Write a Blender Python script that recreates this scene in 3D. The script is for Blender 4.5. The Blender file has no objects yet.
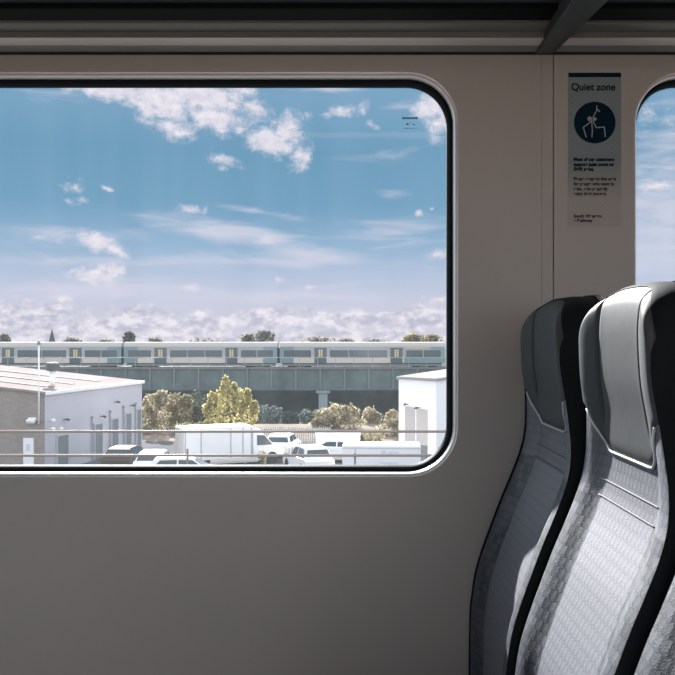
import bpy, bmesh, math, random
from mathutils import Vector, Matrix
from math import sin, cos, pi, sqrt, atan, atan2, radians

scene = bpy.context.scene
COL = scene.collection
CZ = 1.25          # eye height above the carriage floor
F = 900.0          # focal length in pixels of the 675 px frame
G = CZ - 7.6       # yard level outside
random.seed(7)


def P(px, py, d):
    return Vector(((px - 337.5) / F * d, d, CZ + (337.5 - py) / F * d))


def lin(r, g, b):
    f = lambda c: c / 12.92 if c <= 0.04045 else ((c + 0.055) / 1.055) ** 2.4
    return (f(r / 255), f(g / 255), f(b / 255), 1)


# ------------------------------------------------------------------ materials
class NT:
    def __init__(s, tree):
        s.t = tree

    def n(s, typ, **kw):
        nd = s.t.nodes.new(typ)
        ins = kw.pop('ins', {})
        for k, v in kw.items():
            setattr(nd, k, v)
        for k, v in ins.items():
            if hasattr(v, 'is_output') or isinstance(v, bpy.types.NodeSocket):
                s.t.links.new(v, nd.inputs[k])
            else:
                nd.inputs[k].default_value = v
        return nd

    def math(s, op, a, b=None, c=None, clamp=False):
        nd = s.t.nodes.new('ShaderNodeMath')
        nd.operation = op
        nd.use_clamp = clamp
        for i, v in enumerate((a, b, c)):
            if v is None:
                continue
            if isinstance(v, bpy.types.NodeSocket):
                s.t.links.new(v, nd.inputs[i])
            else:
                nd.inputs[i].default_value = v
        return nd.outputs[0]

    def mix(s, fac, a, b):
        nd = s.t.nodes.new('ShaderNodeMix')
        nd.data_type = 'RGBA'
        for i, v in ((0, fac), (6, a), (7, b)):
            if isinstance(v, bpy.types.NodeSocket):
                s.t.links.new(v, nd.inputs[i])
            else:
                nd.inputs[i].default_value = v
        return nd.outputs[2]

    def ramp(s, fac, stops, interp='LINEAR'):
        nd = s.t.nodes.new('ShaderNodeValToRGB')
        nd.color_ramp.interpolation = interp
        el = nd.color_ramp.elements
        while len(el) < len(stops):
            el.new(0.5)
        for e, (p, c) in zip(el, stops):
            e.position = p
            e.color = c if len(c) == 4 else (*c, 1)
        s.t.links.new(fac, nd.inputs[0])
        return nd.outputs[0]

    def link(s, a, b):
        s.t.links.new(a, b)


def mat(name, col, rough=0.5, metal=0.0, var=0.0, scale=8.0, bump=0.0, spec=0.5, coords='Object', stretch=(1, 1, 1)):
    m = bpy.data.materials.new(name)
    m.use_nodes = True
    nt = NT(m.node_tree)
    b = m.node_tree.nodes['Principled BSDF']
    b.inputs['Base Color'].default_value = (*col[:3], 1)
    b.inputs['Roughness'].default_value = rough
    b.inputs['Metallic'].default_value = metal
    b.inputs['Specular IOR Level'].default_value = spec
    if var > 0 or bump > 0:
        tc = nt.n('ShaderNodeTexCoord')
        mp = nt.n('ShaderNodeMapping', ins={'Vector': tc.outputs[coords]})
        mp.inputs['Scale'].default_value = stretch
        no = nt.n('ShaderNodeTexNoise', ins={'Vector': mp.outputs[0], 'Scale': scale, 'Detail': 4.0})
        if var > 0:
            c = nt.ramp(no.outputs['Fac'], [(0.25, tuple(x * (1 - var) for x in col[:3])), (0.75, tuple(min(1, x * (1 + var)) for x in col[:3]))])
            nt.link(c, b.inputs['Base Color'])
        if bump > 0:
            bp = nt.n('ShaderNodeBump', ins={'Height': no.outputs['Fac'], 'Strength': bump, 'Distance': 0.01})
            nt.link(bp.outputs[0], b.inputs['Normal'])
    return m


def leaf_mat(name, c1, c2):
    m = bpy.data.materials.new(name)
    m.use_nodes = True
    nt = NT(m.node_tree)
    out = m.node_tree.nodes['Material Output']
    m.node_tree.nodes.remove(m.node_tree.nodes['Principled BSDF'])
    tc = nt.n('ShaderNodeTexCoord')
    no = nt.n('ShaderNodeTexNoise', ins={'Vector': tc.outputs['Object'], 'Scale': 1.6, 'Detail': 5.0})
    c = nt.ramp(no.outputs['Fac'], [(0.35, c1), (0.65, c2)])
    d = nt.n('ShaderNodeBsdfDiffuse', ins={'Color': c})
    t = nt.n('ShaderNodeBsdfTranslucent', ins={'Color': c})
    mx = nt.n('ShaderNodeMixShader', ins={0: 0.45, 1: d.outputs[0], 2: t.outputs[0]})
    nt.link(mx.outputs[0], out.inputs[0])
    return m


M = {}
M['panel'] = mat('wall laminate', (0.46, 0.425, 0.40), 0.36, var=0.03, scale=3, spec=0.4)
M['end_wall'] = mat('end partition laminate', (0.10, 0.12, 0.14), 0.5)
M['panel_dark'] = mat('joint backing', (0.03, 0.033, 0.035), 0.7)
M['rubber'] = mat('window rubber', (0.009, 0.013, 0.016), 0.65, spec=0.08)
M['ceiling'] = mat('ceiling laminate', (0.55, 0.52, 0.49), 0.5)
M['floor'] = mat('floor vinyl', (0.06, 0.095, 0.125), 0.6, var=0.25, scale=40)
M['alu'] = mat('anodised trim', (0.46, 0.43, 0.41), 0.30, metal=0.7)
M['frame_alu'] = mat('satin window frame', (0.70, 0.67, 0.67), 0.36, metal=0.5)
M['cove_highlight'] = mat('highlit cove strip', (0.74, 0.69, 0.66), 0.28)  # paler colour stands in for the highlight along the cove
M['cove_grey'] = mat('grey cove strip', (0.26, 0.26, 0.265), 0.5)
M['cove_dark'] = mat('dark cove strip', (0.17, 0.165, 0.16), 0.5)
M['rackdark'] = mat('rack dark metal', (0.075, 0.088, 0.095), 0.45, metal=0.2)
M['black'] = mat('black satin', (0.006, 0.007, 0.008), 0.7, spec=0.08)
M['shelf'] = mat('rack shelf', (0.07, 0.09, 0.098), 0.25, spec=0.3)
M['lamp_case'] = mat('lamp casing', (0.7, 0.7, 0.68), 0.5)
M['white_paint'] = mat('white vehicle paint', (0.86, 0.83, 0.84), 0.3, var=0.02, scale=2)
M['tyre'] = mat('tyre', (0.03, 0.03, 0.032), 0.8)
M['veh_glass'] = mat('vehicle glass', (0.05, 0.07, 0.08), 0.08)
M['brown_car'] = mat('brown car paint', (0.10, 0.082, 0.075), 0.7, spec=0.1)
M['grey_panel'] = mat('truck tail panel', (0.62, 0.58, 0.56), 0.5)
M['pale_blue'] = mat('pale blue lettering', (0.62, 0.66, 0.79), 0.5)
M['patch'] = mat('faded print', (0.72, 0.71, 0.76), 0.6)
M['lamp_white'] = mat('lamp white', (0.9, 0.88, 0.85), 0.4)
M['lamp_dark'] = mat('lamp dark', (0.06, 0.07, 0.075), 0.5)


def emit_mat(name, col, st):
    m = bpy.data.materials.new(name)
    m.use_nodes = True
    b = m.node_tree.nodes['Principled BSDF']
    b.inputs['Base Color'].default_value = (0.8, 0.8, 0.8, 1)
    b.inputs['Emission Color'].default_value = (*col, 1)
    b.inputs['Emission Strength'].default_value = st
    return m


M['fill_glow'] = emit_mat('fill lamp diffuser', (1.0, 0.73, 0.54), 9.2)


def glass_mat():
    m = bpy.data.materials.new('dusty window glass')
    m.use_nodes = True
    nt = NT(m.node_tree)
    out = m.node_tree.nodes['Material Output']
    m.node_tree.nodes.remove(m.node_tree.nodes['Principled BSDF'])
    tr = nt.n('ShaderNodeBsdfTransparent', ins={'Color': (0.92, 0.945, 0.95, 1)})
    gl = nt.n('ShaderNodeBsdfGlossy', ins={'Color': (1, 1, 1, 1), 'Roughness': 0.02})
    lw = nt.n('ShaderNodeFresnel', ins={'IOR': 1.35})
    tc = nt.n('ShaderNodeTexCoord')
    mp = nt.n('ShaderNodeMapping', ins={'Vector': tc.outputs['Object']})
    mp.inputs['Scale'].default_value = (9, 1, 0.5)
    no = nt.n('ShaderNodeTexNoise', ins={'Vector': mp.outputs[0], 'Scale': 2.0, 'Detail': 5.0})
    fac = nt.ramp(no.outputs['Fac'], [(0.3, (0.010, 0.010, 0.010)), (0.75, (0.017, 0.017, 0.017))])
    du = nt.n('ShaderNodeBsdfTranslucent', ins={'Color': (0.86, 0.94, 1.0, 1)})
    m1 = nt.n('ShaderNodeMixShader', ins={0: fac, 1: tr.outputs[0], 2: du.outputs[0]})
    f2 = nt.math('MULTIPLY', lw.outputs[0], 0.22)
    m2 = nt.n('ShaderNodeMixShader', ins={0: f2, 1: m1.outputs[0], 2: gl.outputs[0]})
    nt.link(m2.outputs[0], out.inputs[0])
    return m


M['glass'] = glass_mat()


def fabric_mat():
    """grey moquette: rows of small overlapping scales woven into it"""
    m = bpy.data.materials.new('grey moquette')
    m.use_nodes = True
    nt = NT(m.node_tree)
    b = m.node_tree.nodes['Principled BSDF']
    uv = nt.n('ShaderNodeUVMap')
    sep = nt.n('ShaderNodeSeparateXYZ', ins={0: uv.outputs[0]})
    # scale rows: row index r, in-row coordinate shifted every other row
    S = 1 / 0.0175
    v = nt.math('MULTIPLY', sep.outputs[1], S)
    row = nt.math('FLOOR', v)
    odd = nt.math('MULTIPLY', nt.math('MODULO', row, 2.0), 0.5)
    u = nt.math('ADD', nt.math('MULTIPLY', sep.outputs[0], S * 1.05), odd)
    fu = nt.math('SUBTRACT', nt.math('FRACT', u), 0.5)
    fv = nt.math('FRACT', v)
    arc = nt.math('ADD', fv, nt.math('MULTIPLY', nt.math('MULTIPLY', fu, fu), -1.9))
    edge = nt.math('FRACT', arc)
    cell = nt.n('ShaderNodeTexWhiteNoise', noise_dimensions='2D')
    cb = nt.n('ShaderNodeCombineXYZ', ins={0: nt.math('FLOOR', u), 1: row})
    nt.link(cb.outputs[0], cell.inputs['Vector'])
    weave = nt.n('ShaderNodeTexNoise', ins={'Vector': uv.outputs[0], 'Scale': 420.0, 'Detail': 2.0})
    big = nt.n('ShaderNodeTexNoise', ins={'Vector': uv.outputs[0], 'Scale': 14.0, 'Detail': 2.0})
    # centre panel paler than the bolsters
    au = nt.math('ABSOLUTE', sep.outputs[0])
    bol = nt.n('ShaderNodeMapRange', ins={0: au, 1: 0.118, 2: 0.124, 3: 0.0, 4: 1.0})
    low = nt.n('ShaderNodeMapRange', ins={0: sep.outputs[1], 1: -0.262, 2: -0.258, 3: 1.0, 4: 0.0})
    top = nt.n('ShaderNodeMapRange', ins={0: sep.outputs[1], 1: -0.262, 2: -0.258, 3: 0.0, 4: 0.62})
    centre = nt.math('MULTIPLY', nt.math('SUBTRACT', 1.0, bol.outputs[0]), low.outputs[0])
    dark = nt.ramp(edge, [(0.0, (0.05, 0.058, 0.075)), (0.2, (0.085, 0.097, 0.12)), (0.9, (0.07, 0.08, 0.10)), (1.0, (0.035, 0.041, 0.053))])
    lite = nt.ramp(edge, [(0.0, (0.105, 0.112, 0.14)), (0.25, (0.145, 0.153, 0.187)), (0.9, (0.128, 0.136, 0.168)), (1.0, (0.082, 0.088, 0.112))])
    dk2 = nt.mix(nt.math('MULTIPLY', cell.outputs['Value'], 0.55), dark, (0.02, 0.024, 0.032, 1))
    c = nt.mix(centre, nt.mix(top.outputs[0], dk2, lite), lite)
    wv = nt.n('ShaderNodeMapRange', ins={0: weave.outputs['Fac'], 1: 0.25, 2: 0.75, 3: 0.72, 4: 1.15})
    mul = nt.n('ShaderNodeVectorMath', operation='SCALE', ins={0: c})
    nt.link(wv.outputs[0], mul.inputs['Scale'])
    nt.link(mul.outputs[0], b.inputs['Base Color'])
    h = nt.math('ADD', nt.math('MULTIPLY', edge, 0.5), nt.math('MULTIPLY', weave.outputs['Fac'], 0.35))
    bp = nt.n('ShaderNodeBump', ins={'Height': h, 'Strength': 0.35, 'Distance': 0.004})
    nt.link(bp.outputs[0], b.inputs['Normal'])
    b.inputs['Roughness'].default_value = 0.52
    lum = nt.n('ShaderNodeRGBToBW', ins={0: mul.outputs[0]})
    sl = nt.n('ShaderNodeMapRange', ins={0: lum.outputs[0], 1: 0.025, 2: 0.125, 3: 0.15, 4: 1.0})
    nt.link(sl.outputs[0], b.inputs['Specular IOR Level'])
    return m


M['fabric'] = fabric_mat()
M['leather'] = mat('headrest leather', (0.068, 0.075, 0.082), 0.60, var=0.04, scale=30, bump=0.05, spec=0.2)
M['piping'] = mat('headrest piping', (0.62, 0.62, 0.63), 0.3)
M['seam'] = mat('stitched seam', (0.13, 0.135, 0.155), 0.8)
M['side_cloth'] = mat('black side cloth', (0.006, 0.009, 0.012), 0.75, spec=0.2)
M['shell'] = mat('grey back shell', (0.26, 0.235, 0.22), 0.45)


def brick_mat():
    m = bpy.data.materials.new('brown brick')
    m.use_nodes = True
    nt = NT(m.node_tree)
    b = m.node_tree.nodes['Principled BSDF']
    tc = nt.n('ShaderNodeTexCoord')
    sp = nt.n('ShaderNodeSeparateXYZ', ins={0: tc.outputs['Object']})
    cb = nt.n('ShaderNodeCombineXYZ', ins={0: sp.outputs[0], 1: sp.outputs[2]})
    br = nt.n('ShaderNodeTexBrick', ins={'Vector': cb.outputs[0], 'Color1': (0.27, 0.215, 0.19, 1), 'Color2': (0.33, 0.27, 0.24, 1),
                                         'Mortar': (0.36, 0.32, 0.30, 1), 'Scale': 2.2, 'Mortar Size': 0.015})
    no = nt.n('ShaderNodeTexNoise', ins={'Vector': tc.outputs['Object'], 'Scale': 0.9, 'Detail': 4.0})
    f = nt.n('ShaderNodeMapRange', ins={0: no.outputs['Fac'], 1: 0.45, 2: 0.75, 3: 0.0, 4: 0.3})
    nt.link(nt.mix(f.outputs[0], br.outputs['Color'], (0.36, 0.31, 0.29, 1)), b.inputs['Base Color'])
    b.inputs['Roughness'].default_value = 0.9
    return m


M['brick'] = brick_mat()
M['white_clad'] = mat('pale cladding', (0.50, 0.48, 0.535), 0.6, var=0.03, scale=0.5)
M['white_render'] = mat('white render', (0.93, 0.89, 0.90), 0.7, var=0.02, scale=0.6)
M['roof_sheet'] = mat('pinkish roof sheet', (0.31, 0.265, 0.255), 0.75, var=0.12, scale=0.8, stretch=(1, 0.25, 1), spec=0.0)
M['roof_pale'] = mat('pale roof sheet', (0.33, 0.315, 0.315), 0.7, spec=0.0)
M['rooflight'] = mat('translucent roof strip', (0.42, 0.40, 0.395), 0.5, spec=0.0)
M['door_grey'] = mat('grey roller shutter', (0.17, 0.20, 0.21), 0.6, var=0.06, scale=3)
M['door_beige'] = mat('beige roller shutter', (0.50, 0.46, 0.44), 0.6)
M['pipe'] = mat('grey downpipe', (0.33, 0.34, 0.37), 0.5)
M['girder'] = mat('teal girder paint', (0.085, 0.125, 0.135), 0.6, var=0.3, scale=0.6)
M['girder_lt'] = mat('teal girder rib', (0.15, 0.19, 0.20), 0.6)
M['pier'] = mat('pier concrete', (0.26, 0.31, 0.32), 0.8, var=0.1)
M['deck_edge'] = mat('deck edge', (0.17, 0.17, 0.17), 0.8, spec=0.0)
M['rail_line'] = mat('parapet tube', (0.30, 0.30, 0.30), 0.5)
M['train_cream'] = mat('cream carriage paint', (0.58, 0.52, 0.47), 0.4, var=0.03, scale=0.3)
M['train_upper'] = mat('grey carriage paint', (0.34, 0.35, 0.36), 0.4)
M['train_teal'] = mat('teal carriage paint', (0.16, 0.25, 0.27), 0.4)
M['train_roof'] = mat('carriage roof', (0.46, 0.42, 0.40), 0.6, spec=0.0)
M['train_glass'] = mat('carriage glass', (0.055, 0.085, 0.10), 0.15)
M['train_door'] = mat('carriage door', (0.06, 0.10, 0.115), 0.4)
M['train_yellow'] = mat('yellow door leaf', (0.56, 0.46, 0.24), 0.5)
M['under'] = mat('underframe', (0.05, 0.055, 0.06), 0.8)
M['yard'] = mat('yard asphalt', (0.14, 0.14, 0.145), 0.9, var=0.15, scale=0.7, spec=0.0)
M['bank'] = mat('dry grass bank', (0.26, 0.215, 0.18), 0.95, var=0.25, scale=1.2, spec=0.0)
M['lowland'] = mat('low ground', (0.11, 0.13, 0.12), 0.95, var=0.3, scale=0.5, spec=0.0)
M['ballast'] = mat('ballast', (0.14, 0.128, 0.12), 0.95, var=0.3, scale=9, spec=0.0)
M['far_side'] = mat('dry trackside soil', (0.34, 0.25, 0.19), 0.95, var=0.2, scale=2, spec=0.0)
M['rust_rail'] = mat('weathered pipe rail', (0.22, 0.175, 0.15), 0.6, var=0.15, scale=5)
M['bark'] = mat('bark', (0.13, 0.105, 0.085), 0.9, var=0.2)
M['l_yellow'] = leaf_mat('yellow green leaves', (0.34, 0.31, 0.12), (0.62, 0.55, 0.28))
M['l_olive'] = leaf_mat('olive brown leaves', (0.19, 0.18, 0.11), (0.44, 0.38, 0.24))
M['l_dark'] = leaf_mat('dark green leaves', (0.055, 0.08, 0.068), (0.15, 0.17, 0.125))
M['l_tan'] = leaf_mat('tan tipped leaves', (0.23, 0.22, 0.14), (0.54, 0.46, 0.34))
M['l_far'] = leaf_mat('far hazed leaves', (0.21, 0.205, 0.185), (0.33, 0.31, 0.275))  # lightened colour stands in for haze over the distant trees
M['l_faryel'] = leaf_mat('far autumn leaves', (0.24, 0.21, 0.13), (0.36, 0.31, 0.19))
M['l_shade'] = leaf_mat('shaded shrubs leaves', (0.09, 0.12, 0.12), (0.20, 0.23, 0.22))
M['slate'] = mat('spire slate', (0.06, 0.075, 0.085), 0.8)
M['st_navy'] = mat('print navy', (0.0012, 0.017, 0.036), 0.6, spec=0.08)
M['st_ink'] = mat('print ink', (0.008, 0.014, 0.018), 0.7, spec=0.08)
M['st_white'] = mat('print pale', (0.30, 0.36, 0.40), 0.5)
M['etch'] = mat('etched glass mark', (0.03, 0.04, 0.04), 0.6)


def sticker_mat():
    m = bpy.data.materials.new('hatched sticker film')
    m.use_nodes = True
    nt = NT(m.node_tree)
    b = m.node_tree.nodes['Principled BSDF']
    tc = nt.n('ShaderNodeTexCoord')
    sp = nt.n('ShaderNodeSeparateXYZ', ins={0: tc.outputs['Object']})
    dg = nt.math('ADD', nt.math('MULTIPLY', sp.outputs[0], 560.0), nt.math('MULTIPLY', sp.outputs[2], -560.0))
    w = nt.math('MULTIPLY_ADD', nt.math('SINE', dg), 0.5, 0.5)
    hat = nt.mix(w, (0.19, 0.24, 0.27, 1), (0.225, 0.275, 0.30, 1))
    hat2 = nt.mix(w, (0.40, 0.365, 0.335, 1), (0.43, 0.39, 0.36, 1))
    g = nt.n('ShaderNodeMapRange', ins={0: sp.outputs[2], 1: 0.15, 2: 0.06, 3: 0.0, 4: 1.0})
    nt.link(nt.mix(g.outputs[0], hat, hat2), b.inputs['Base Color'])
    b.inputs['Roughness'].default_value = 0.45
    return m


M['sticker'] = sticker_mat()


# ------------------------------------------------------------------ mesh helpers
def link_mesh(name, bm, m, parent=None, smooth=False, loc=None, rotz=None, mats=None):
    bmesh.ops.recalc_face_normals(bm, faces=bm.faces[:])
    me = bpy.data.meshes.new(name)
    bm.to_mesh(me)
    bm.free()
    if mats:
        for x in mats:
            me.materials.append(x)
    else:
        me.materials.append(m)
    if smooth:
        for p in me.polygons:
            p.use_smooth = True
    o = bpy.data.objects.new(name, me)
    COL.objects.link(o)
    if parent is not None:
        o.parent = parent
    if loc is not None:
        o.location = loc
    if rotz is not None:
        o.rotation_euler = (0, 0, rotz)
    return o


def thing(name, label, cat, loc=(0, 0, 0), rotz=0.0, group=None):
    o = bpy.data.objects.new(name, None)
    o.empty_display_size = 0.1
    COL.objects.link(o)
    o.location = loc
    o.rotation_euler = (0, 0, rotz)
    return tag(o, label, cat, group)


def tag(o, label, cat, group=None):
    o['label'] = label
    o['category'] = cat
    if group:
        o['group'] = group
    return o


def struct(o):
    o['kind'] = 'structure'
    return o


def copy_tree(o, parent=None):
    c = o.copy()
    COL.objects.link(c)
    if parent is not None:
        c.parent = parent
    for ch in list(o.children):
        copy_tree(ch, c)
    return c


def box(bm, lo, hi, bevel=0.0, seg=2, mtx=None):
    lo, hi = Vector(lo), Vector(hi)
    r = bmesh.ops.create_cube(bm, size=1.0)
    vs = r['verts']
    for v in vs:
        v.co = Vector([(lo[i] + hi[i]) / 2 + v.co[i] * (hi[i] - lo[i]) for i in range(3)])
    if bevel > 0:
        es = list({e for v in vs for e in v.link_edges})
        r2 = bmesh.ops.bevel(bm, geom=es, offset=bevel, segments=seg, profile=0.5, affect='EDGES')
        vs = list({v for f in r2['faces'] for v in f.verts} | {v for v in vs if v.is_valid})
    if mtx is not None:
        for v in vs:
            v.co = mtx @ v.co
    return vs


def tube(bm, pts, r, seg=10, cap=True, closed=False):
    pts = [Vector(p) for p in pts]
    rings = []
    n = len(pts)
    prev = None
    for i, p in enumerate(pts):
        if closed:
            t = (pts[(i + 1) % n] - pts[i - 1]).normalized()
        else:
            t = (pts[min(i + 1, n - 1)] - pts[max(i - 1, 0)]).normalized()
        if prev is None:
            a = Vector((0, 0, 1)) if abs(t.z) < 0.9 else Vector((1, 0, 0))
            u = t.cross(a).normalized()
        else:
            u = (prev - t * prev.dot(t)).normalized()
        prev = u
        w = t.cross(u)
        rr = r[i] if isinstance(r, (list, tuple)) else r
        rings.append([bm.verts.new(p + (u * cos(2 * pi * k / seg) + w * sin(2 * pi * k / seg)) * rr) for k in range(seg)])
    for i in range(n if closed else n - 1):
        a, b = rings[i], rings[(i + 1) % n]
        for k in range(seg):
            bm.faces.new((a[k], a[(k + 1) % seg], b[(k + 1) % seg], b[k]))
    if cap and not closed:
        bm.faces.new(rings[0][::-1])
        bm.faces.new(rings[-1])
    return rings


def prism(bm, prof, hw, bevel=0.0):
    """side profile (x,z) extruded across y; hw(x,z) gives the half width"""
    f = hw if callable(hw) else (lambda x, z: hw)
    a = [bm.verts.new((x, -f(x, z), z)) for x, z in prof]
    b = [bm.verts.new((x, f(x, z), z)) for x, z in prof]
    fs = [bm.faces.new(a), bm.faces.new(b[::-1])]
    n = len(prof)
    for i in range(n):
        j = (i + 1) % n
        fs.append(bm.faces.new((a[i], b[i], b[j], a[j])))
    if bevel > 0:
        es = list({e for q in fs for e in q.edges})
        bmesh.ops.bevel(bm, geom=es, offset=bevel, segments=2, profile=0.5, affect='EDGES')


def rrect(x0, x1, z0, z1, r, seg=14):
    pts = []
    for cx, cz, a0 in ((x1 - r, z1 - r, 0), (x0 + r, z1 - r, 90), (x0 + r, z0 + r, 180), (x1 - r, z0 + r, 270)):
        for k in range(seg + 1):
            a = radians(a0 + 90 * k / seg)
            pts.append((cx + r * cos(a), cz + r * sin(a)))
    return pts


def loop_verts(bm, pts, y):
    return [bm.verts.new((x, y, z)) for x, z in pts]


def bridge(bm, a, b):
    n = len(a)
    out = []
    for i in range(n):
        j = (i + 1) % n
        out.append(bm.faces.new((a[i], a[j], b[j], b[i])))
    return out


# ------------------------------------------------------------------ carriage shell
YW = 2.12
XL, XR = -3.4, 2.6
WT, WB = CZ + 0.625, CZ - 0.3287      # window rim, top and bottom
ZTOP = CZ + 0.6656
RIM = 0.118
LIP = 0.0085
LIPD = 0.012


def inset(rc, d):
    x0, x1, z0, z1 = rc
    return rrect(x0 + d, x1 - d, z0 + d, z1 - d, RIM - d)


def wall_panel(name, x0, x1, win, s=1, y=YW, z1=ZTOP):
    """laminate panel with a rolled lip round its window; s=-1 for the opposite side"""
    bm = bmesh.new()
    pts = inset(win, 0)
    hole = loop_verts(bm, pts, y)
    outer = loop_verts(bm, [(x0, 0.0), (x1, 0.0), (x1, z1), (x0, z1)], y)
    es = [bm.edges.new((hole[i], hole[(i + 1) % len(hole)])) for i in range(len(hole))]
    es += [bm.edges.new((outer[i], outer[(i + 1) % 4])) for i in range(4)]
    bmesh.ops.triangle_fill(bm, use_beauty=True, use_dissolve=False, edges=es)
    # returned outer edges
    back = loop_verts(bm, [(x0, 0.0), (x1, 0.0), (x1, z1), (x0, z1)], y + s * 0.02)
    for i in range(4):
        j = (i + 1) % 4
        bm.faces.new((outer[i], outer[j], back[j], back[i]))
    return struct(link_mesh(name, bm, M['panel']))


def window(name, win, s=1, y=YW):
    root = bpy.data.objects.new(name, None)
    root.location = ((win[0] + win[1]) / 2, y, win[2])
    COL.objects.link(root)
    struct(root)
    bm = bmesh.new()
    prev = None
    for k in range(9):
        a = radians(90 * k / 8)
        ring = loop_verts(bm, inset(win, LIP * sin(a)), y + s * LIPD * (1 - cos(a)))
        if prev:
            bridge(bm, prev, ring)
        prev = ring
    bridge(bm, prev, loop_verts(bm, inset(win, LIP), y + s * 0.062))
    fr = link_mesh('frame', bm, M['frame_alu'], root, True)
    fr.matrix_parent_inverse = Matrix.Translation(-root.location)
    bm = bmesh.new()
    sec = [(LIP - 0.0005, 0.060), (LIP - 0.0005, 0.033), (LIP + 0.0015, 0.0305), (LIP + 0.005, 0.0315), (LIP + 0.009, 0.038), (LIP + 0.0122, 0.045), (LIP + 0.0122, 0.060)]
    prev = None
    for d, dy in sec:
        ring = loop_verts(bm, inset(win, d), y + s * dy)
        if prev:
            for f in bridge(bm, prev, ring):
                f.smooth = True
        prev = ring
    g = link_mesh('gasket', bm, M['rubber'], root)
    g.matrix_parent_inverse = Matrix.Translation(-root.location)
    bm = bmesh.new()
    a = loop_verts(bm, inset(win, LIP + 0.008), y + s * 0.052)
    bm.faces.new(a)
    p = link_mesh('pane', bm, M['glass'], root)
    p.matrix_parent_inverse = Matrix.Translation(-root.location)
    return root


W1 = (-1.30, 0.2839, WB, WT)
W2 = (0.6975, 2.30, WB, WT)
W3 = (-3.10, -1.72, WB, WT)
XJ = 0.5085
for i, (x0, x1, w) in enumerate(((-1.509, XJ - 0.0012, W1), (XJ + 0.0012, XR, W2), (XL, -1.511, W3))):
    wall_panel('wall_back', x0, x1, w)
    window('window_%d' % (i + 1), w)
YO = -0.62
for i, (x0, x1, w) in enumerate(((-1.509, XJ - 0.001, W1), (XJ + 0.001, XR, W2), (XL, -1.511, W3))):
    wall_panel('wall_front', x0, x1, w, s=-1, y=YO, z1=2.3)
    window('window_%d' % (i + 4), w, s=-1, y=YO)
# backing behind the panel joints, cover strip beside the joint
bm = bmesh.new()
for xj in (XJ, -1.51):
    box(bm, (xj - 0.03, YW + 0.021, 0), (xj + 0.03, YW + 0.026, ZTOP))
struct(link_mesh('trim_1', bm, M['panel_dark']))
bm = bmesh.new()
box(bm, (0.4805, YW - 0.0022, 0.02), (XJ - 0.0012, YW - 0.0001, ZTOP - 0.001), 0.0009)
struct(link_mesh('trim_2', bm, M['panel']))
bm = bmesh.new()
box(bm, (XL, YO - 0.05, -0.05), (XR, YW + 0.05, 0.0))
struct(link_mesh('floor', bm, M['floor']))
bm = bmesh.new()
box(bm, (XL, YO - 0.05, 2.30), (XR, YW + 0.05, 2.34))
struct(link_mesh('ceiling', bm, M['ceiling']))
bm = bmesh.new()
box(bm, (XL - 0.04, YO - 0.05, 0), (XL, YW + 0.05, 2.3))
struct(link_mesh('wall_left', bm, M['end_wall']))
bm = bmesh.new()
box(bm, (XR, YO - 0.05, 0), (XR + 0.04, YW + 0.05, 2.3))
struct(link_mesh('wall_right', bm, M['end_wall']))
bm = bmesh.new()
box(bm, (XL, YW + 0.003, ZTOP - 0.002), (XR, YW + 0.05, 2.3))
struct(link_mesh('wall_upper', bm, M['panel_dark']))
# stepped cove rail under the luggage rack
def extrude_x(name, prof, m):
    bm = bmesh.new()
    a = [bm.verts.new((XL, y, CZ + z)) for y, z in prof]
    b = [bm.verts.new((XR, y, CZ + z)) for y, z in prof]
    for i in range(len(prof)):
        j = (i + 1) % len(prof)
        bm.faces.new((a[i], a[j], b[j], b[i]))
    bm.faces.new(a)
    bm.faces.new(b)
    return struct(link_mesh(name, bm, m))


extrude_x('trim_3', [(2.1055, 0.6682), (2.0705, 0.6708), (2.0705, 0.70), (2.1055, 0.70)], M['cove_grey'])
extrude_x('trim_4', [(2.0205, 0.673), (2.0205, 0.672), (2.024, 0.6712), (2.045, 0.6704), (2.066, 0.6708), (2.070, 0.6715), (2.070, 0.70), (2.0205, 0.70)], M['cove_highlight'])
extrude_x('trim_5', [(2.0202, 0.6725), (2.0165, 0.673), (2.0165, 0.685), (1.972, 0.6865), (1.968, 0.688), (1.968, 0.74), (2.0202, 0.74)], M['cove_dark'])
extrude_x('trim_6', [(2.1195, 0.685), (2.1060, 0.685), (2.1060, 0.70), (2.1195, 0.70)], M['panel_dark'])

# luggage rack
rack = thing('luggage_rack', 'dark luggage rack with tinted shelf above the train windows', 'luggage rack', (0, 1.9, CZ + 0.69))
inv = Matrix.Translation(-rack.location)


def part(name, bm, m, root, smooth=False):
    o = link_mesh(name, bm, m, root, smooth)
    o.matrix_parent_inverse = Matrix.Translation(-Vector(root.location))
    return o


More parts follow.
